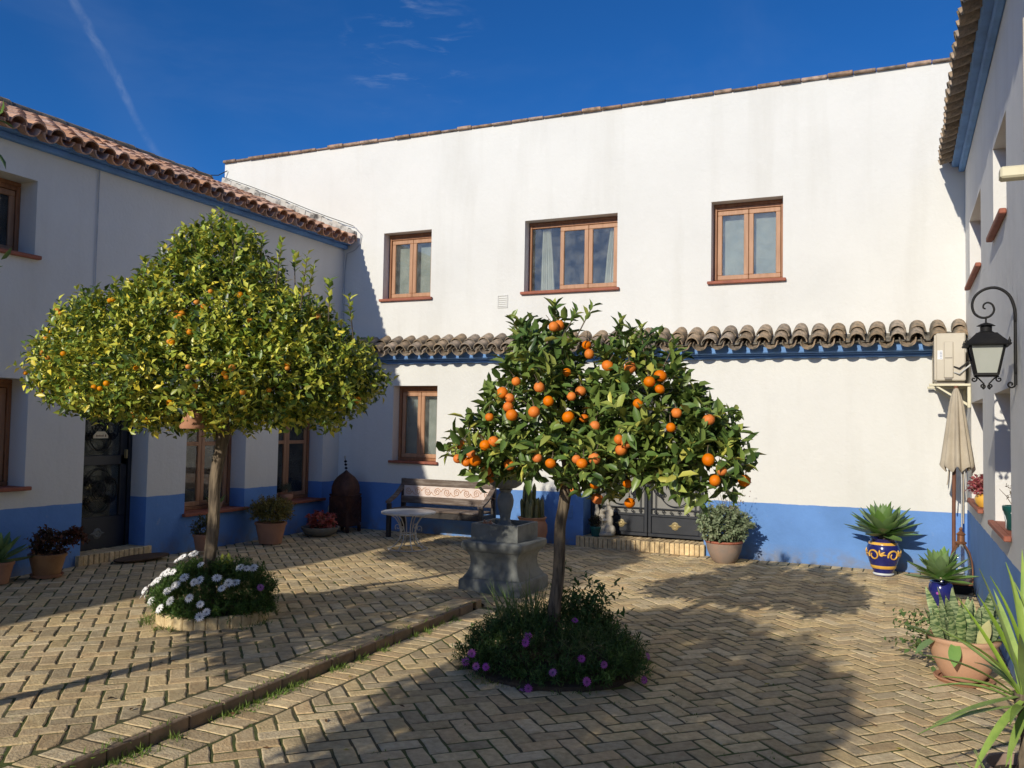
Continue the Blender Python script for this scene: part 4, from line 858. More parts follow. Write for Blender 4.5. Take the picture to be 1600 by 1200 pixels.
for i in range(8):
    a = 2 * PI * i / 8; c, s_ = math.cos(a), math.sin(a); b = MB(); b.tube([(c * r, s_ * r, z) for r, z in ((.24, .445), (.17, .40), (.115, .32), (.095, .23), (.11, .14), (.17, .06), (.235, .015), (.25, .01))], .007, 6)
    if i % 2 == 0: b.tube([(c * (.155 + .04 * math.cos(t)* (1 - t / 9)), s_ * (.155 + .04 * math.cos(t) * (1 - t / 9)), .27 + .04 * math.sin(t) * (1 - t / 9)) for t in [k * .5 - .8 for k in range(15)]], .005, 5)
    obj('leg', b, 'white_iron', tb, smooth=60)
for r, z in ((.25, .012), (.10, .20)): b = MB(); circ(b, basis((0, 0, z), (1, 0, 0), (0, 1, 0)), 0, 0, r, r, 0, .007); b.v = [(x, zz - z, z + y) for x, y, zz in b.v]; obj('ring', b, 'white_iron', tb, smooth=60)

# ================================================================== pots and plants
def pot_mesh(prof, n=28): mb = MB(); mb.lathe(prof, n, cap=False); return mb
def simple_pot(r0, r1, h, rim=.02, th=.015): return [(0, 0), (r0, 0), (r0 * 1.02, .01), (r1 * .97, h - rim * 1.6), (r1 * 1.04, h - rim * 1.5), (r1 * 1.06, h - .005), (r1 * 1.03, h), (r1 * 1.0 - th, h), (r1 * .9 - th, h - .05), (0, h - .05)]
def blade(L, W, th=.012, curve=.12, n=8, tipw=0.0, waist=.75, base=.55):
    """one thick succulent or strap leaf along +X, curving up"""
    vs = []
    for i in range(n + 1):
        t = i / n; w = W * .5 * ((base + (1 - base) * math.sin(min(1, t / .45) * PI / 2)) * (1 - max(0, (t - .45) / .55) ** 2.2) + tipw * t); w = max(w, .0006); z = curve * L * (t * t - t * .25); k = th * (1 - t * .8)
        vs += [(t * L, -w, z + w * .28), (t * L, 0, z), (t * L, w, z + w * .28), (t * L, 0, z - k)]
    mb = MB(); fs = []
    for j in range(n):
        A, B = 4 * j, 4 * j + 4
        fs += [(A, A + 1, B + 1, B), (A + 1, A + 2, B + 2, B + 1), (A + 2, A + 3, B + 3, B + 2), (A + 3, A, B, B + 3)]
    mb.add(vs, fs); return mb
def rosette_plant(parent, c, n, L, W, p0, p1, mat='leaf_agave', name='leaf', curve=.12, th=.014, squash=1):
    meshes = [blade(L * f, W * f, th, curve + jit(.04)).mesh('leaf', 50) for f in (.72, .85, .95, 1.0)]
    for i in range(n):
        t = i / (n - 1); a = i * 2.39996 + jit(.15); pitch = p0 + (p1 - p0) * t ** .8 + jit(.07); me = meshes[min(3, int(t * 3.2 + random.random() * .9))]
        link(name, me, mat, parent, mtx=Matrix.Translation((c[0], c[1], c[2] - .05 * t)) @ Matrix.Rotation(a, 4, 'Z') @ Matrix.Rotation(-pitch, 4, 'Y') @ Matrix.Translation((.012 + .02 * t, 0, 0)) @ Matrix.Rotation(jit(.12), 4, 'X'))
def bush(parent, c, R, n, nleaf, sl, L, W, cols, w, mat='leaf_soft', up=.4, name='foliage', lo=.4, zmin=-.6):
    p, d = shell([(c[0], c[1], c[2], R[0], R[1], R[2])], n, lo, 1.0, .1); k = p[:, 2] > c[2] + zmin * R[2]; p, d = p[k], d[k]
    link(name, arrays_mesh(name, [sprigs(p - d * sl * .5, d + np.array([0, 0, up]), sl, nleaf, L, W, cols, w, up)]), mat, parent, kind='stuff')
def soil(parent, r, z): b = MB(); b.lathe([(0, z + .01), (r, z)], 16, cap=False); obj('soil', b, 'soil', parent)
def stalks(parent, c, n, spread, h, mat='bark', r=.0025, name='stalk'):
    for i in range(n): b = MB(); x, y = jit(spread), jit(spread); b.tube([(c[0] + x * .2, c[1] + y * .2, c[2]), (c[0] + x * .6, c[1] + y * .6, c[2] + h * .5), (c[0] + x, c[1] + y, c[2] + h * random.uniform(.7, 1))], [r, r * .8, r * .5], 5); obj(name, b, mat, parent)
PG = 'potted plants along the walls'
# left wall
t = thing('potted_plant', 'agave-like succulent in an orange pot, cut by the picture edge below the shaded window', 'potted plant', (-7.58, 5.30, .05), group=PG)
obj('pot', pot_mesh(simple_pot(.09, .13, .2)), 'terracotta', t, smooth=40); soil(t, .11, .16); rosette_plant(t, (0, 0, .24), 26, .30, .085, 1.4, .0)
t = thing('potted_plant', 'reddish-brown leafy plant in an ochre pot on a saucer near the shaded door', 'potted plant', (-7.50, 5.74, .052), group=PG)
obj('pot', pot_mesh(simple_pot(.115, .165, .225)), 'glazed_ochre', t, smooth=40); b = MB(); b.lathe([(.13, 0), (.15, .03), (.14, .03), (.12, .012)], 24); obj('saucer', b, 'terracotta', t, smooth=40); soil(t, .14, .18)
bush(t, (.02, 0, .31), (.19, .18, .13), 150, 6, .08, .045, .03, [(.10, .05, .022), (.07, .045, .02), (.16, .06, .03)], [.5, .3, .2]); bush(t, (.17, .16, .37), (.10, .09, .08), 60, 6, .07, .045, .03, [(.13, .045, .022), (.08, .045, .02)], [.6, .4], name='shoot_foliage'); stalks(t, (0, 0, .17), 7, .12, .16)
t = thing('potted_plant', 'small terracotta pot with olive foliage half hidden behind the daisy-bed tree trunk', 'potted plant', (-7.52, 7.80, .045), group=PG)
obj('pot', pot_mesh(simple_pot(.09, .125, .19)), 'terracotta', t, smooth=40); soil(t, .105, .15); bush(t, (0, 0, .26), (.15, .14, .12), 120, 7, .06, .035, .02, [(.14, .12, .035), (.09, .10, .03)], [.6, .4])
t = thing('potted_plant', 'olive bushy plant in a big terracotta pot under the shaded long windows', 'potted plant', (-7.42, 8.86, .01), group=PG)
obj('pot', pot_mesh(simple_pot(.14, .195, .27)), 'terracotta', t, smooth=40); soil(t, .17, .23); bush(t, (0, 0, .41), (.30, .28, .18), 900, 9, .06, .030, .014, [(.24, .20, .045), (.15, .14, .035), (.30, .23, .06)], [.5, .3, .2])
t = thing('potted_plant', 'coral-red ruffled succulents in a shallow grey bowl beside the pierced lantern', 'potted plant', (-7.36, 9.82, 0), group=PG)
obj('pot', pot_mesh([(0, 0), (.14, 0), (.22, .05), (.26, .11), (.265, .13), (.24, .13), (.2, .09), (0, .09)]), 'grey_bowl', t, smooth=40); soil(t, .23, .10); bush(t, (0, 0, .20), (.21, .2, .12), 130, 8, .06, .05, .042, [(.58, .16, .11), (.44, .11, .085), (.16, .14, .06)], [.6, .3, .1])
ml_ = thing('pierced_lantern', 'rust-brown pierced metal floor lantern with pointed dome and bead finial in the corner', 'lantern', (-7.36, 10.40, 0)); ml_.scale = (.86, .86, 1)
b = MB(); b.lathe([(.205, .09), (.21, .11), (.205, .13), (.205, .50), (.215, .52), (.215, .54)], 32, sq=5, cap=False); obj('body', b, 'rust_tin', ml_, smooth=40)
b = MB(); b.lathe([(.205, .541), (.212, .60), (.205, .66), (.178, .73), (.13, .79), (.07, .835), (.03, .865), (.012, .885)], 32, sq=3.2, cap=False); obj('dome', b, 'rust_tin', ml_, smooth=50)
b = MB(); b.lathe([(.218, .525), (.226, .535), (.218, .545)], 32, sq=5, cap=False); obj('band', b, 'rust_tin', ml_)
for k in range(4):                                   # stamped fretwork on every face
    Tk = Matrix.Rotation(k * PI / 2, 4, 'Z'); b = MB(); circ(b, Tk, 0, .31, .12, .15, -.207, .006)
    for j in range(6): circ(b, Tk, .07 * math.cos(j * PI / 3), .31 + .08 * math.sin(j * PI / 3), .032, .032, -.208, .004, n=14)
    for j in (-1, 1):
        b.tube([Tk @ Vector((j * .165, -.205, z)) for z in (.13, .3, .5)], .007, 5)
        for q in range(5): circ(b, Tk, j * .145, .17 + q * .075, .016, .026, -.207, .004, n=12)
    obj('fretwork', b, 'rust_tin', ml_, smooth=60)
for x in (-1, 1):
    for y in (-1, 1): b = MB(); b.box(x * .17 - .025, x * .17 + .025, y * .17 - .025, y * .17 + .025, 0, .095, b=.008); obj('foot', b, 'rust_tin', ml_)
b = MB(); b.tube([(0, 0, .87), (-.01, 0, .95), (-.03, 0, 1.07)], .005, 6); obj('spire', b, 'rust_tin', ml_)
for k, (x, z) in enumerate(((-.006, .915), (-.013, .965), (-.020, 1.012))): b = MB(); b.ball((x, 0, z), (.026, .026, .017), 12, 8); obj('bead', b, 'iron_black', ml_, smooth=60)
b = MB(); b.ball((-.034, 0, 1.075), (.018, .018, .026), 12, 8); obj('finial', b, 'lantern_glass', ml_, smooth=60)
def statue(name, label, loc, balls, mat, vox, rz=0):
    mb = MB()
    for c, r in balls: mb.ball(c, r, 14, 10)
    o = obj(name, mb, mat, None, loc=loc); o.rotation_euler = (0, 0, rz); m = o.modifiers.new('r', 'REMESH'); m.mode = 'VOXEL'; m.voxel_size = vox; m.use_smooth_shade = True; sm = o.modifiers.new('s', 'SMOOTH'); sm.iterations = 3; o['label'] = label; o['category'] = 'statue'; return o
statue('stone_statue', 'small pale standing statue half hidden behind the pierced lantern', (-7.66, 10.52, 0), [((0, 0, .05), (.07, .07, .06)), ((0, 0, .15), (.055, .05, .12)), ((0, 0, .28), (.065, .05, .09)), ((.0, 0, .37), (.05, .045, .05)), ((0, 0, .45), (.038, .04, .048)), ((-.06, -.02, .29), (.025, .025, .07)), ((.06, -.03, .27), (.025, .03, .06)), ((-.03, -.05, .22), (.045, .025, .022))], 'stone_white', .011)
statue('stone_statue', 'pale stone group of two embracing figures on the brick gate step', (-3.58, 10.93, .135), [((0, 0, .03), (.125, .085, .035)), ((-.06, 0, .10), (.06, .06, .09)), ((-.05, .0, .19), (.052, .05, .075)), ((-.05, 0, .265), (.048, .042, .045)), ((-.045, -.008, .325), (.034, .036, .042)), ((.05, 0, .10), (.065, .06, .10)), ((.055, 0, .20), (.05, .048, .09)), ((.05, 0, .29), (.038, .036, .07)), ((.04, 0, .365), (.05, .036, .045)), ((.035, -.005, .43), (.03, .031, .038)), ((.085, -.015, .345), (.035, .018, .02)), ((.10, -.02, .31), (.018, .018, .04)), ((-.005, -.035, .345), (.045, .016, .018)), ((-.01, -.045, .22), (.07, .022, .022)), ((-.10, -.01, .18), (.022, .025, .06)), ((-.10, 0, .07), (.04, .055, .06)), ((.105, 0, .08), (.035, .055, .07))], 'stone_white', .008)
statue('stone_statue', 'slim pale figurine beside the dark plant on the brick gate step', (-3.735, 11.02, .135), [((0, 0, .03), (.045, .04, .035)), ((0, 0, .14), (.026, .026, .12)), ((0, 0, .28), (.032, .025, .07)), ((.0, 0, .37), (.024, .024, .05)), ((-.012, 0, .43), (.03, .022, .026)), ((.028, 0, .32), (.012, .012, .05))], 'stone_white', .009)
t = thing('potted_plant', 'dark-leaved small plant in a black pot beside the pale statues on the gate step', 'potted plant', (-3.70, 10.89, .135), group=PG)
obj('pot', pot_mesh(simple_pot(.055, .075, .13)), 'glaze_green', t, smooth=40); soil(t, .06, .1); bush(t, (0, 0, .19), (.085, .08, .08), 90, 6, .05, .035, .016, [(.05, .035, .025), (.05, .06, .025)], [.5, .5])
# window-sill pots of the shaded house
t = thing('potted_plant', 'dark spiky little plant on the sill of the long window behind the trunk', 'potted plant', (-7.93, 8.42, .458), group=PG)
obj('pot', pot_mesh(simple_pot(.055, .075, .10)), 'terracotta_old', t, smooth=40); soil(t, .06, .07); rosette_plant(t, (0, 0, .09), 16, .15, .022, 1.45, .4, 'leaf_agave')
t = thing('potted_plant', 'squat terracotta pot with a grey tuft on the window sill beside the pierced lantern', 'potted plant', (-7.90, 9.72, .458), group=PG)
obj('pot', pot_mesh([(0, 0), (.07, 0), (.105, .04), (.11, .08), (.095, .105), (.105, .115), (.09, .115), (.08, .08), (0, .08)]), 'terracotta', t, smooth=40); bush(t, (0, 0, .16), (.08, .08, .08), 70, 7, .06, .05, .006, [(.16, .18, .12), (.10, .12, .07)], [.6, .4], up=.8)
# cactus behind the fountain
t = thing('potted_plant', 'tall ribbed cactus clump in an earthenware jar behind the fountain', 'potted plant', (-4.42, 10.42, 0), group=PG)
obj('pot', pot_mesh([(0, 0), (.14, 0), (.18, .08), (.205, .2), (.20, .29), (.17, .345), (.185, .37), (.195, .385), (.17, .39), (.15, .34), (0, .34)]), 'terracotta', t, smooth=45); soil(t, .15, .35)
for i in range(24):
    a = i * 2.4; r = .02 + .13 * math.sqrt(i / 24); h = random.uniform(.16, .32) if i > 5 else random.uniform(.38, .62); x, y = r * math.cos(a) - (.06 if i < 6 else 0), r * math.sin(a); b = MB(); n = 10; R = random.uniform(.02, .028); lean = jit(.05)
    for j in range(9):
        z = j / 8; rr = R * (1 if z < .8 else math.sqrt(max(.03, 1 - ((z - .8) / .2) ** 2)))
        for k in range(n): b.v.append((x + lean * z + rr * (1.18 if k % 2 else .82) * math.cos(2 * PI * k / n), y + jit(.001) + rr * (1.18 if k % 2 else .82) * math.sin(2 * PI * k / n), .34 + z * h))
    for j in range(8):
        for k in range(n): b.f.append((j * n + k, j * n + (k + 1) % n, (j + 1) * n + (k + 1) % n, (j + 1) * n + k)); b.c.append((1, 1, 1))
    obj('cactus_stem', b, 'leaf_cactus' if 'leaf_cactus' in MATS else (pm('leaf_cactus', (.20, .17, .04), .6, (.11, .12, .03), 8, rnd=.25) and 'leaf_cactus'), t, smooth=70)
# grey succulent by the gate
t = thing('potted_plant', 'grey-green succulent with thin dry flower stalks in a worn clay bowl by the gate', 'potted plant', (-1.93, 10.42, 0), group=PG)
obj('pot', pot_mesh([(0, 0), (.11, 0), (.15, .04), (.195, .14), (.215, .235), (.218, .255), (.20, .258), (.185, .20), (0, .20)]), 'terracotta_old', t, smooth=45); b = MB(); b.lathe([(.218, .236), (.226, .246), (.22, .262), (.198, .262), (.196, .24)], 28, cap=False); obj('rim', b, 'terracotta_sill', t, smooth=45); soil(t, .19, .22)
bush(t, (0, -.02, .44), (.31, .28, .215), 380, 8, .075, .05, .036, [(.27, .32, .185), (.20, .26, .14), (.34, .37, .22)], [.5, .35, .15], lo=.55, zmin=-.9); stalks(t, (0, 0, .26), 16, .22, .2, r=.008, name='branch'); stalks(t, (.05, 0, .5), 12, .26, .42, r=.0022)
for i in range(40): b = MB(); b.ball((.05 + jit(.24), jit(.2), .72 + jit(.14)), .007, 6, 4); obj('dry_bud', b, 'terracotta_old', t)
# two agaves
def agave_pot(t, prof, mat): obj('pot', pot_mesh(prof, 32), mat, t, smooth=50)
t = thing('potted_plant', 'large agave in a blue ceramic urn painted with yellow scrolls, against the wall', 'potted plant', (-.19, 10.44, 0), group=PG)
UR = [(0, 0), (.098, 0), (.105, .02), (.10, .04), (.118, .075), (.148, .15), (.168, .22), (.175, .27), (.168, .32), (.148, .36), (.132, .38), (.14, .40), (.148, .41), (.125, .41), (.115, .37), (0, .37)]
agave_pot(t, UR, 'glaze_blue'); pot_r = lambda z: float(np.interp(z, [q[1] for q in UR[1:12]], [q[0] for q in UR[1:12]]))
for z0, z1 in ((.082, .118), (.345, .372)):
    b = MB(); b.lathe([(pot_r(z0) + .001, z0), (pot_r(z0 + .01) + .004, z0 + .006), (pot_r(z1 - .01) + .004, z1 - .006), (pot_r(z1) + .001, z1)], 32, cap=False); obj('painted_band', b, 'glaze_yellow', t, smooth=50)
for i in range(5):                                   # raised majolica scrolls wrapped round the belly
    a0 = i * 2 * PI / 5 + .35
    b = MB(); pts = []
    for k in range(20): u = k / 19; an = PI * 1.1 - u * 2 * PI * 1.15; rr = .062 * (1 - .55 * u); pts.append((a0 + rr * math.cos(an) / .17, .235 + rr * math.sin(an)))
    b.tube([((pot_r(z) + .001) * math.cos(a), (pot_r(z) + .001) * math.sin(a), z) for a, z in pts], [.011 - .004 * k / 19 for k in range(20)], 6); obj('painted_scroll', b, 'glaze_yellow', t, smooth=60)
    b = MB()
    for du, dz in ((.0, .05), (.055, .03), (.07, -.005), (.03, -.02)):
        c0 = (a0 + .38, .245); pts = [(c0[0] + du / .17 * s_, c0[1] + dz * s_) for s_ in (0, .5, 1)]; b.tube([((pot_r(z) + .001) * math.cos(a), (pot_r(z) + .001) * math.sin(a), z) for a, z in pts], [.006, .012, .004], 6)
    obj('painted_leaf', b, 'glaze_yellow', t, smooth=60)
b = MB(); b.lathe([(.106, .012), (.110, .022), (.104, .034)], 28, cap=False); obj('foot_band', b, 'glaze_white', t)
soil(t, .12, .385); rosette_plant(t, (0, 0, .50), 46, .39, .135, 1.5, -.12); b = MB(); b.tube([(0, 0, .38), (0, 0, .5)], .05, 10); obj('stem', b, 'bark', t)
t = thing('potted_plant', 'medium agave in a small dark blue pot beside the arched glass lantern', 'potted plant', (.325, 8.95, 0), group=PG)
agave_pot(t, [(0, 0), (.065, 0), (.07, .02), (.10, .09), (.108, .14), (.10, .19), (.088, .205), (.095, .215), (.08, .215), (.07, .18), (0, .18)], 'glaze_blue'); soil(t, .08, .195); rosette_plant(t, (0, 0, .29), 40, .29, .098, 1.5, -.05)
b = MB(); b.ball((-.03, -.098, .12), (.014, .006, .014), 8, 6); obj('painted_flower', b, 'petal_purple', t)
# snake plant
t = thing('potted_plant', 'banded snake plant with trailing ivy in a large pale terracotta pot on a saucer', 'potted plant', (.36, 6.32, 0), group=PG); t.scale = (1.14, 1.14, 1.08)
obj('pot', pot_mesh([(0, .02), (.105, .02), (.125, .05), (.165, .14), (.178, .20), (.176, .225), (.182, .235), (.19, .25), (.186, .262), (.165, .262), (.155, .22), (0, .22)], 36), 'terracotta_light', t, smooth=50); b = MB(); b.lathe([(0, 0), (.14, 0), (.158, .02), (.15, .026), (.13, .016)], 32, cap=False); obj('saucer', b, 'terracotta', t, smooth=40); soil(t, .16, .232)
sm = [blade(l, .055, .006, .05, 9, waist=.9, base=.5).mesh('leaf', 50) for l in (.20, .26, .32)]; se = [blade(l, .064, .004, .05, 9, waist=.9, base=.5).mesh('leaf_margin', 50) for l in (.20, .26, .32)]
for i in range(36):
    a = i * 2.4; r = .145 * math.sqrt((i + .5) / 36); k = random.choice((0, 1, 1, 2)) if i < 26 else random.choice((0, 0, 1)); tilt = 1.57 - .35 * r / .135 - abs(jit(.1)); mx = Matrix.Translation((r * math.cos(a), r * math.sin(a), .22)) @ Matrix.Rotation(a, 4, 'Z') @ Matrix.Rotation(-tilt, 4, 'Y') @ Matrix.Rotation(jit(1.4), 4, 'X')
    o = link('leaf', sm[k], 'leaf_snake', t, mtx=mx)
    if i % 14 == 3: link('leaf_margin', se[k], 'leaf_snake_edge', o, loc=(0, 0, -.002))
n = 26; p = np.stack([-.12 - RNG.uniform(0, .17, n), RNG.uniform(-.05, .32, n), RNG.uniform(.10, .36, n)], 1)
link('trailing_foliage', arrays_mesh('ivy', [sprigs(p, RNG.normal(size=p.shape) * .6 + np.array([-.5, .3, -.1]), .13, 7, .04, .03, [(.10, .17, .05), (.16, .22, .08)], [.6, .4], .1)]), 'leaf_soft', t, kind='stuff')
for i in range(9): b = MB(); e = p[i]; b.tube([(-.1, .05, .25), ((-.1 + e[0]) / 2, (.05 + e[1]) / 2, .33), tuple(e)], .0035, 5); obj('runner', b, 'leaf_agave', t)
for k, (x, y, l, a, ti) in enumerate(((-.14, -.08, .16, 3.7, -.5), (-.05, -.165, .15, 4.6, -.7), (.12, -.05, .15, -.3, .35), (-.13, -.1, .2, 3.4, .5))): link('broad_leaf', blade(l, .065, .004, -.15).mesh('broad_leaf', 50), 'leaf_agave', t, mtx=Matrix.Translation((x, y, .25)) @ Matrix.Rotation(a, 4, 'Z') @ Matrix.Rotation(-ti, 4, 'Y'))
# yucca in the near corner
YC = Vector((.46, 4.12, .50)); t = thing('potted_plant', 'spiky long-leaved yucca reaching into the near corner by the wall', 'potted plant', (YC.x, YC.y, 0), group=PG)
obj('pot', pot_mesh(simple_pot(.12, .16, .24)), 'terracotta_old', t, smooth=40); soil(t, .14, .2); tb_ = bark_trunk([(0, 0, .18), (.01, 0, .34), (0, 0, .54)], [.035, .032, .04], 2); obj('stem', tb_, 'bark', t, smooth=60)
def strap(parent, a, b_, W, sag, mat='leaf_yucca'):
    a, b_ = Vector(a), Vector(b_); d = b_ - a; side = d.cross(Vector((0, 0, 1))); side = side.normalized() if side.length > 1e-3 else Vector((1, 0, 0)); up = side.cross(d).normalized(); mb = MB(); n = 9; vs = []
    for i in range(n + 1):
        t_ = i / n; p = a + d * t_ + up * (sag * 4 * t_ * (1 - t_)); w = W * .5 * (.45 + .55 * min(1, t_ / .35)) * (1 - max(0, (t_ - .4) / .6) ** 1.8); w = max(w, .0008); vs += [p - side * w + up * w * .3, p, p + side * w + up * w * .3, p - up * .0025]
    mb.add(vs, [f for j in range(n) for f in ((4 * j, 4 * j + 1, 4 * j + 5, 4 * j + 4), (4 * j + 1, 4 * j + 2, 4 * j + 6, 4 * j + 5), (4 * j + 2, 4 * j + 3, 4 * j + 7, 4 * j + 6), (4 * j + 3, 4 * j, 4 * j + 4, 4 * j + 7))]); obj('leaf', mb, mat, parent, smooth=50)
tips = [(.075, 4.0, .673), (.13, 4.3, .742), (.106, 3.8, .454), (.053, 3.9, .374), (.23, 3.7, .30), (.299, 4.3, .893), (.341, 4.2, .99), (.42, 4.1, .989), (.369, 4.4, .906), (.154, 4.1, .569), (.50, 4.2, 1.0), (.56, 4.0, .93), (.40, 3.75, .85), (.52, 3.7, .7), (.60, 4.35, .85), (.35, 3.6, .55), (.55, 3.75, .45), (.58, 4.45, .6), (.30, 4.5, .55), (.45, 4.6, .7), (.25, 3.9, .25), (.6, 4.1, .75), (.36, 3.85, .32), (.30, 4.2, 1.02), (.38, 4.0, 1.08), (.47, 4.3, 1.1), (.22, 4.25, .88), (.10, 4.15, .50), (.16, 3.95, .78), (.53, 4.1, 1.06)]
for i, e in enumerate(tips): strap(t, (jit(.012), jit(.012), .5 + jit(.03)), Vector(e) - Vector((YC.x, YC.y, 0)), .036, .03 + jit(.02))
t = thing('potted_plant', 'small pale spiky plant low beneath the yucca at the picture corner', 'potted plant', (.34, 3.72, 0), group=PG)
obj('pot', pot_mesh(simple_pot(.06, .085, .13)), 'terracotta', t, smooth=40); soil(t, .07, .1)
for i in range(22): a = i * 2.4; h = random.uniform(.15, .30); strap(t, (0, 0, .11), (math.cos(a) * random.uniform(.06, .16), math.sin(a) * random.uniform(.06, .16), .1 + h), .014, .015)
# window-sill pots of the right house
t = thing('potted_plant', 'pink-red succulent in a yellow pot on the far window sill behind the lamp', 'potted plant', (.70, 8.98, .919), group=PG)
obj('pot', pot_mesh([(0, 0), (.06, 0), (.09, .04), (.095, .08), (.08, .11), (.088, .12), (.075, .12), (0, .09)]), 'glaze_yellow', t, smooth=45); bush(t, (-.03, 0, .17), (.11, .15, .10), 110, 7, .06, .035, .026, [(.40, .10, .10), (.32, .07, .09), (.45, .2, .16)], [.5, .3, .2]); stalks(t, (0, 0, .14), 4, .1, .16)
t = thing('potted_plant', 'dry curled plant in a dark green pot with white line pattern on the nearer sill', 'potted plant', (.735, 6.98, .919), group=PG)
obj('pot', pot_mesh([(0, 0), (.06, 0), (.065, .005), (.085, .13), (.09, .135), (.093, .165), (.088, .17), (.075, .17), (.07, .14), (0, .14)]), 'glaze_green', t, smooth=40); soil(t, .07, .15)
b = MB()
for k in range(6): a = k * PI / 3 - 2.2; b.tube([((.062 + .018 * s_ + .004) * math.cos(a + .5 * math.sin(s_ * 3)), (.062 + .018 * s_ + .004) * math.sin(a + .5 * math.sin(s_ * 3)), .01 + .115 * s_) for s_ in (0, .25, .5, .75, 1)], .004, 5)
obj('painted_lines', b, 'glaze_white', t, smooth=60); stalks(t, (0, 0, .16), 9, .13, .15, r=.003); bush(t, (0, 0, .27), (.09, .09, .06), 22, 5, .05, .022, .012, [(.12, .09, .05), (.2, .17, .1)], [.5, .5])

# ================================================================== lamp, air conditioners, parasol, glass lantern
lp = thing('wall_lantern', 'black wrought-iron wall lantern on a curled bracket', 'lamp', (0, 6.19, 0))
b = MB(); cv = [(.652, 1.90), (.652, 2.15), (.652, 2.32), (.645, 2.40), (.615, 2.475), (.555, 2.518), (.49, 2.515), (.435, 2.477), (.413, 2.42), (.425, 2.362), (.465, 2.332), (.51, 2.338), (.535, 2.372), (.528, 2.41), (.503, 2.427), (.480, 2.417), (.476, 2.395), (.492, 2.386)]
fine = []
for i in range(len(cv) - 1):
    p0, p1, p2, p3 = [Vector(cv[min(max(j, 0), len(cv) - 1)]) for j in (i - 1, i, i + 1, i + 2)]
    for k in range(4): s_ = k / 4; fine.append(.5 * ((2 * p1) + (p2 - p0) * s_ + (2 * p0 - 5 * p1 + 4 * p2 - p3) * s_ ** 2 + (3 * p1 - p0 - 3 * p2 + p3) * s_ ** 3))
b.tube([(q.x, 0, q.y) for q in fine], [.011 - .006 * i / len(fine) for i in range(len(fine))], 8); obj('bracket', b, 'iron_black', lp, smooth=60)
b = MB(); scroll(b, I4, .625, 1.905, .024, 1.2, 0, -1, 0, .006); obj('end_scroll', b, 'iron_black', lp, smooth=60)
for z in (2.0, 2.33): b = MB(); b.box(.645, .659, -.018, .018, z - .03, z + .03, b=.004); obj('wall_plate', b, 'iron_black', lp, smooth=60)
LT = Matrix.Translation((.49, 0, 0)); q4 = lambda prof: (lambda m: (m.lathe([(h * math.sqrt(2), z) for h, z in prof], 4, LT, ang0=PI / 4), m)[1])(MB())
b = MB(); b.tube([(.49, 0, 2.33), (.49, 0, 2.29)], .006, 6); b.lathe([(.055, 2.278), (.03, 2.292), (.012, 2.298)], 16, LT); b.lathe([(.034, 2.235), (.034, 2.278)], 16, LT); b.lathe([(.045, 2.228), (.048, 2.236), (.036, 2.243)], 16, LT); obj('chimney', b, 'iron_black', lp, smooth=40)
obj('hood', q4([(.128, 2.148), (.132, 2.156), (.122, 2.163), (.085, 2.20), (.062, 2.225), (.058, 2.23)]), 'iron_black', lp)
for x in (-1, 1):
    for y in (-1, 1):
        b = MB(); b.tube([(.49 + x * .096, y * .096, 2.148), (.49 + x * .060, y * .060, 1.965)], .008, 4); obj('corner_bar', b, 'iron_black', lp)
        b = MB(); b.lathe([(.007, 2.16), (.010, 2.172), (.004, 2.184), (.002, 2.195)], 8, Matrix.Translation((.49 + x * .118, y * .118, 0))); obj('finial', b, 'iron_black', lp, smooth=60)
for k in range(4):
    Tk = LT @ Matrix.Rotation(k * PI / 2, 4, 'Z'); b = MB(); b.add([(-.09, -.092, 2.146), (.09, -.092, 2.146), (.055, -.056, 1.968), (-.055, -.056, 1.968)], [(0, 1, 2, 3)], Tk); obj('pane', b, 'lantern_glass', lp)
obj('bottom_plate', q4([(.055, 1.955), (.066, 1.962), (.066, 1.97), (.06, 1.976)]), 'iron_black', lp)
b = MB()
for s_ in (-1, 1):
    scroll(b, LT, s_ * .07, 1.938, .02, 1.2, PI * .5, s_, 0, .005); scroll(b, LT, s_ * .022, 1.893, .017, 1.2, -PI * .5, -s_, 0, .005); b.tube([(.49 + s_ * .07, 0, 1.958), (.49 + s_ * .045, 0, 1.945), (.49 + s_ * .015, 0, 1.91), (.49 + s_ * .02, 0, 1.878)], .005, 6)
obj('under_scrolls', b, 'iron_black', lp, smooth=60)

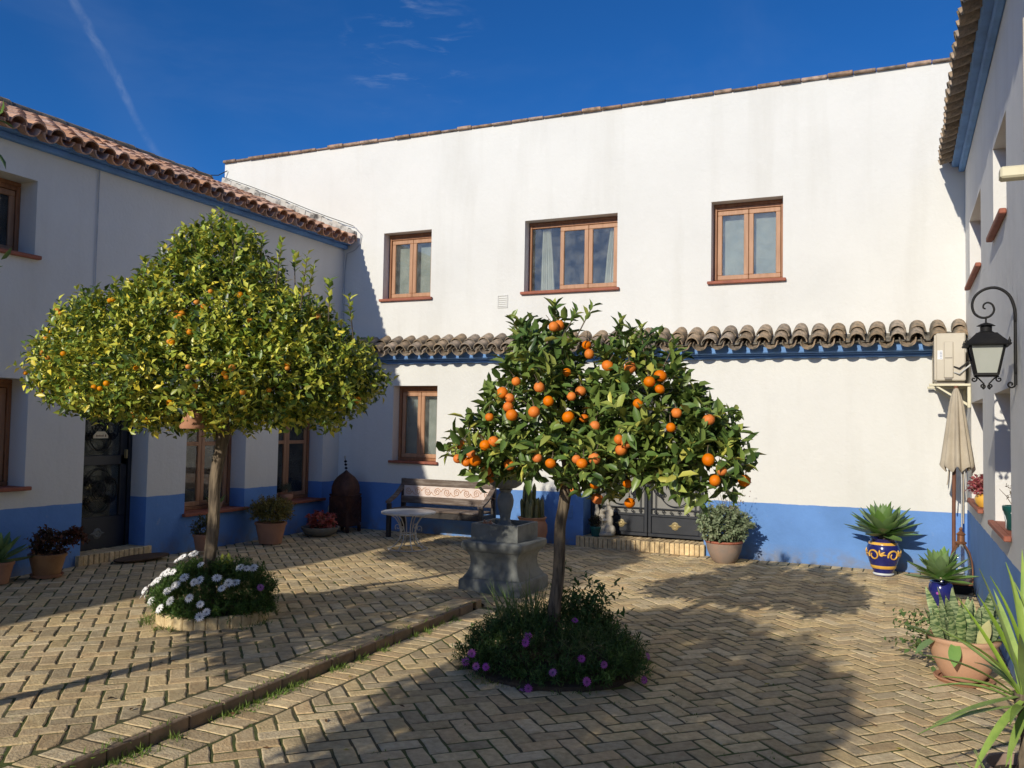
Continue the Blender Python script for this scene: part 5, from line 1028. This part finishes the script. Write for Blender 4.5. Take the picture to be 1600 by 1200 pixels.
def ac_unit(label, y0, y1, x0, x1, z, h, sgn=1):
    t = thing('air_conditioner', label, 'air conditioner', (0, y0, z), group='outdoor air conditioner units'); L = y1 - y0
    b = MB(); b.box(x0 + .03, x1, 0, L, .03, h, b=.012); body = obj('casing', b, 'ac_beige', t, smooth=35)
    b = MB(); b.box(x0 + .105, x0 + .195, -.018, .0, .06, h - .09, b=.008); obj('valve_cover', b, 'ac_beige', t, smooth=35); b = MB(); b.box(x0 + .115, x0 + .185, -.0215, -.018, h * .5, h * .5 + .008); obj('slot', b, 'ac_dark', t)
    b = MB(); b.box(x0 + .112, x0 + .180, -.0205, -.018, .045, .065); obj('painted_shadow_gap', b, 'ac_dark', t)  # raised dark strip, shadow gap at the cover's foot put in as colour
    b = MB(); b.box(x0 + .045, x0 + .095, -.003, -.0005, h * .48, h * .66); st_ = obj('sticker', b, 'sticker', t); b = MB(); [b.box(x0 + .068, x0 + .088, -.0045, -.0035, h * .5 + k * .016, h * .5 + k * .016 + .006) for k in range(5)]; obj('print', b, 'print_blue', t)
    for k in range(22): b = MB(); b.box(x0 + .018, x0 + .032, .02, L - .02, .05 + k * (h - .09) / 22, .05 + k * (h - .09) / 22 + .009); obj('louvre', b, 'ac_beige', t)
    
    for yy in (.005, L - .022): b = MB(); b.box(x0 + .014, x0 + .034, yy, yy + .017, .04, h - .02, b=.004); obj('grille_frame', b, 'ac_beige', t)
    b = MB(); b.box(x0 + .04, x1 - .01, .05, .10, .004, .032); b.box(x0 + .04, x1 - .01, L - .1, L - .05, .004, .032); obj('feet', b, 'ac_dark', t)
    for yy in (.02, L - .06):
        b = MB(); b.box(x0 - .035, XR - .003, yy, yy + .04, -.022, .003, b=.004); b.box(XR - .035, XR - .003, yy, yy + .04, -.25, -.03, b=.004); b.add([(x0 + .03, yy + .01, -.03), (x0 + .06, yy + .01, -.03), (XR - .036, yy + .01, -.20), (XR - .036, yy + .01, -.23), (x0 + .03, yy + .03, -.03), (x0 + .06, yy + .03, -.03), (XR - .036, yy + .03, -.20), (XR - .036, yy + .03, -.23)], [(0, 1, 2, 3), (4, 7, 6, 5), (1, 5, 6, 2), (0, 3, 7, 4)]); obj('shelf_bracket', b, 'ac_shelf', t, smooth=30)
    return t
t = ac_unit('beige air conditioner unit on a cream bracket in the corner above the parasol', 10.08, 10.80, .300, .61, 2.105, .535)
for k in range(2): b = MB(); b.tube([(.50, -.004, .12 + .06 * k), (.55, -.03, .10 + .06 * k), (.60, -.02, .15 + .05 * k), (.655, .02, .2 + .05 * k)], .008, 6); obj('pipe', b, 'cable_black' if k else 'cable_white', t, smooth=60)
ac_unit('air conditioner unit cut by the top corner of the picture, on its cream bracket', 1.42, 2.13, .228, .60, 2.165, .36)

um = thing('closed_parasol', 'closed faded canvas parasol with brown pole leaning in the corner', 'parasol', (.515, 10.02, 0))
b = MB(); n = 64; prof = [(.016, 2.06), (.045, 1.98), (.066, 1.86), (.088, 1.66), (.112, 1.44), (.128, 1.30), (.135, 1.23), (.128, 1.215)]
for j, (r, z) in enumerate(prof):
    for i in range(n): a = 2 * PI * i / n; k = 1 + (.04 + .17 * min(1, j / 4)) * math.cos(8 * a + .5 * math.sin(a)) + .05 * math.sin(3 * a + j * .4); zz = z + (.03 * math.cos(8 * a) if j > 5 else 0); b.v.append((r * k * math.cos(a), r * k * math.sin(a), zz))
for j in range(len(prof) - 1):
    for i in range(n): b.f.append((j * n + i, j * n + (i + 1) % n, (j + 1) * n + (i + 1) % n, (j + 1) * n + i)); b.c.append((1, 1, 1))
obj('canopy', b, 'canvas', um, smooth=70); b = MB(); b.tube([(-.03, 0, .02), (-.028, 0, .7), (-.022, 0, 1.3), (0, 0, 2.08)], .019, 10); obj('pole', b, 'pole_brown', um, smooth=60)
for i, (x, y, z0) in enumerate(((.05, -.05, .62), (.07, -.02, .66), (.085, -.05, .90), (-.09, -.05, 1.05), (-.075, .03, 1.0), (.06, .05, .72), (.10, 0, .80))): b = MB(); b.tube([(x * .7, y, 1.35), (x * .9, y, 1.1), (x + jit(.01), y, z0)], .006, 6); obj('rib', b, 'canvas' if i % 2 else 'cable_white', um)
b = MB(); b.lathe([(.16, 0), (.16, .03), (.05, .045), (.028, .05), (.028, .18)], 20, Matrix.Translation((-.03, 0, 0))); obj('base', b, 'iron_black', um, smooth=40)

gl = thing('glass_lantern', 'arched copper-framed glass lantern beside the parasol pole', 'lantern', (.535, 9.72, 0))
b = MB(); b.box(-.105, .105, -.105, .105, .0, .085, b=.008); obj('base', b, 'iron_black', gl); b = MB(); b.box(-.10, .10, -.10, .10, .086, .125, b=.006); obj('plinth', b, 'copper', gl)
for k in range(4):
    Tk = Matrix.Rotation(k * PI / 2 + PI / 4, 4, 'Z'); b = MB(); b.tube([Tk @ Vector((x, 0, z)) for x, z in ((.135, .125), (.137, .24), (.128, .33), (.10, .41), (.055, .47), (.02, .495))], .008, 6); obj('rib', b, 'copper', gl, smooth=60)
b = MB(); b.lathe([(.092, .125), (.094, .24), (.088, .33), (.066, .41), (.034, .465), (.012, .49)], 24, cap=False, sq=4); obj('glass', b, 'glass', gl, smooth=60)
b = MB(); b.lathe([(.05, .485), (.055, .50), (.036, .51), (.034, .57), (.045, .58), (.025, .60), (.012, .615), (.02, .63), (.008, .65)], 16); obj('finial', b, 'copper', gl, smooth=40)
b = MB(); b.lathe([(.03, .125), (.03, .25)], 14); obj('candle', b, 'sticker', gl, smooth=40)

# ================================================================== cables, weeds, fallen leaves
cb = MB(); pts = [(-10.22, YB - .06, 5.60), (-9.6, YB - .10, 5.37), (-9.0, YB - .09, 5.13), (-8.5, YB - .10, 4.92), (-8.1, YB - .10, 4.76), (-7.8, YB - .09, 4.65), (-7.62, YB - .06, 4.58), (-7.50, YB - .03, 4.45), (-7.52, YB - .015, 4.30), (-7.62, YB - .012, 4.21), (-7.76, YB - .012, 4.17), (-7.79, YB - .012, 3.9), (-7.79, YB - .012, 3.0)]
cb.tube(pts[:7], .006, 6); o = obj('roof_cable', cb, 'cable_black', smooth=60); o['label'] = 'black cable lying along the mortar edge of the shaded roof'; o['category'] = 'cable'
cb = MB(); cb.tube(pts[6:], .006, 6); o = obj('corner_cable', cb, 'conduit', smooth=60); o['label'] = 'thin grey cable looping out from the eave end and down the corner'; o['category'] = 'cable'
cb = MB(); cb.tube([(-10.35, 10.2, 5.62), (-10.32, 10.45, 5.56), (-10.28, 10.7, 5.62), (-10.2, YB - .02, 5.72)], .008, 6); o = obj('roof_cable', cb, 'cable_black', smooth=60); o['label'] = 'short cable sagging from the ridge end to the tall wall'; o['category'] = 'cable'
rec = []
def tufts(cx, cy, n, r, h, cols=((.13, .20, .04), (.19, .25, .06))):
    p = np.stack([cx + RNG.normal(size=n) * r, cy + RNG.normal(size=n) * r, np.zeros(n)], 1); p[:, 2] = [gz(x, y) - .008 for x, y in p[:, :2]]
    rec.append(leaf_arrays(p, RNG.normal(size=(n, 3)) * .6 + np.array([0, 0, .8]), RNG.normal(size=(n, 3)), RNG.uniform(.4, 1, n) * h, RNG.uniform(.003, .008, n), palette(n, cols, [.6, .4]), droop=.3))
yy = 1.2
while yy < 6.5:
    dense = .9 if 3.6 < yy < 4.3 else random.random()
    if dense > .35: tufts(KX + .02, yy, int(30 * dense), .02, .06, ((.16, .25, .045), (.22, .30, .06)))
    if dense > .7: tufts(KX + .045, yy, 46, .03, .05, ((.13, .22, .04), (.18, .27, .05)))
    if random.random() > .6: tufts(KX - .05, yy, 10, .02, .04)
    yy += .09
for k in range(150):
    x, y = random.uniform(-7.5, .5), random.uniform(2.2, 9.5); tufts(x, y, random.randint(4, 14), .03, .022)
for k in range(40):
    x, y = random.uniform(-2.6, .4), random.uniform(2.2, 6.5); tufts(x, y, random.randint(8, 22), .05, .02)
for k in range(26): a = random.uniform(0, 6.28); tufts(BED1[0] + .47 * math.cos(a), BED1[1] + .47 * math.sin(a), 18, .03, .06)
for k in range(30): a = random.uniform(0, 6.28); tufts(BED2[0] + .62 * math.cos(a), BED2[1] + .6 * math.sin(a), 16, .03, .05)
link('weeds', arrays_mesh('weeds', rec), 'leaf_soft', kind='stuff', label='tufts of grass and moss growing in the paving joints', category='weeds')
n = 150; p = np.stack([RNG.uniform(-6.5, .5, n), RNG.uniform(2.5, 10, n), np.zeros(n)], 1); p[:, 2] = [gz(x, y) + .006 for x, y in p[:, :2]]; ang = RNG.uniform(0, 6.28, n)
link('fallen_leaves', arrays_mesh('fallen', [leaf_arrays(p, np.stack([np.cos(ang), np.sin(ang), np.zeros(n)], 1), RNG.normal(size=(n, 3)) * .25 + np.array([0, 0, 1.]), RNG.uniform(.025, .06, n), RNG.uniform(.012, .025, n), palette(n, [(.16, .09, .04), (.42, .36, .06), (.07, .05, .03)], [.5, .2, .3]), droop=-.1)]), 'leaf_soft', kind='stuff', label='scattered dry leaves on the brick paving', category='leaves')
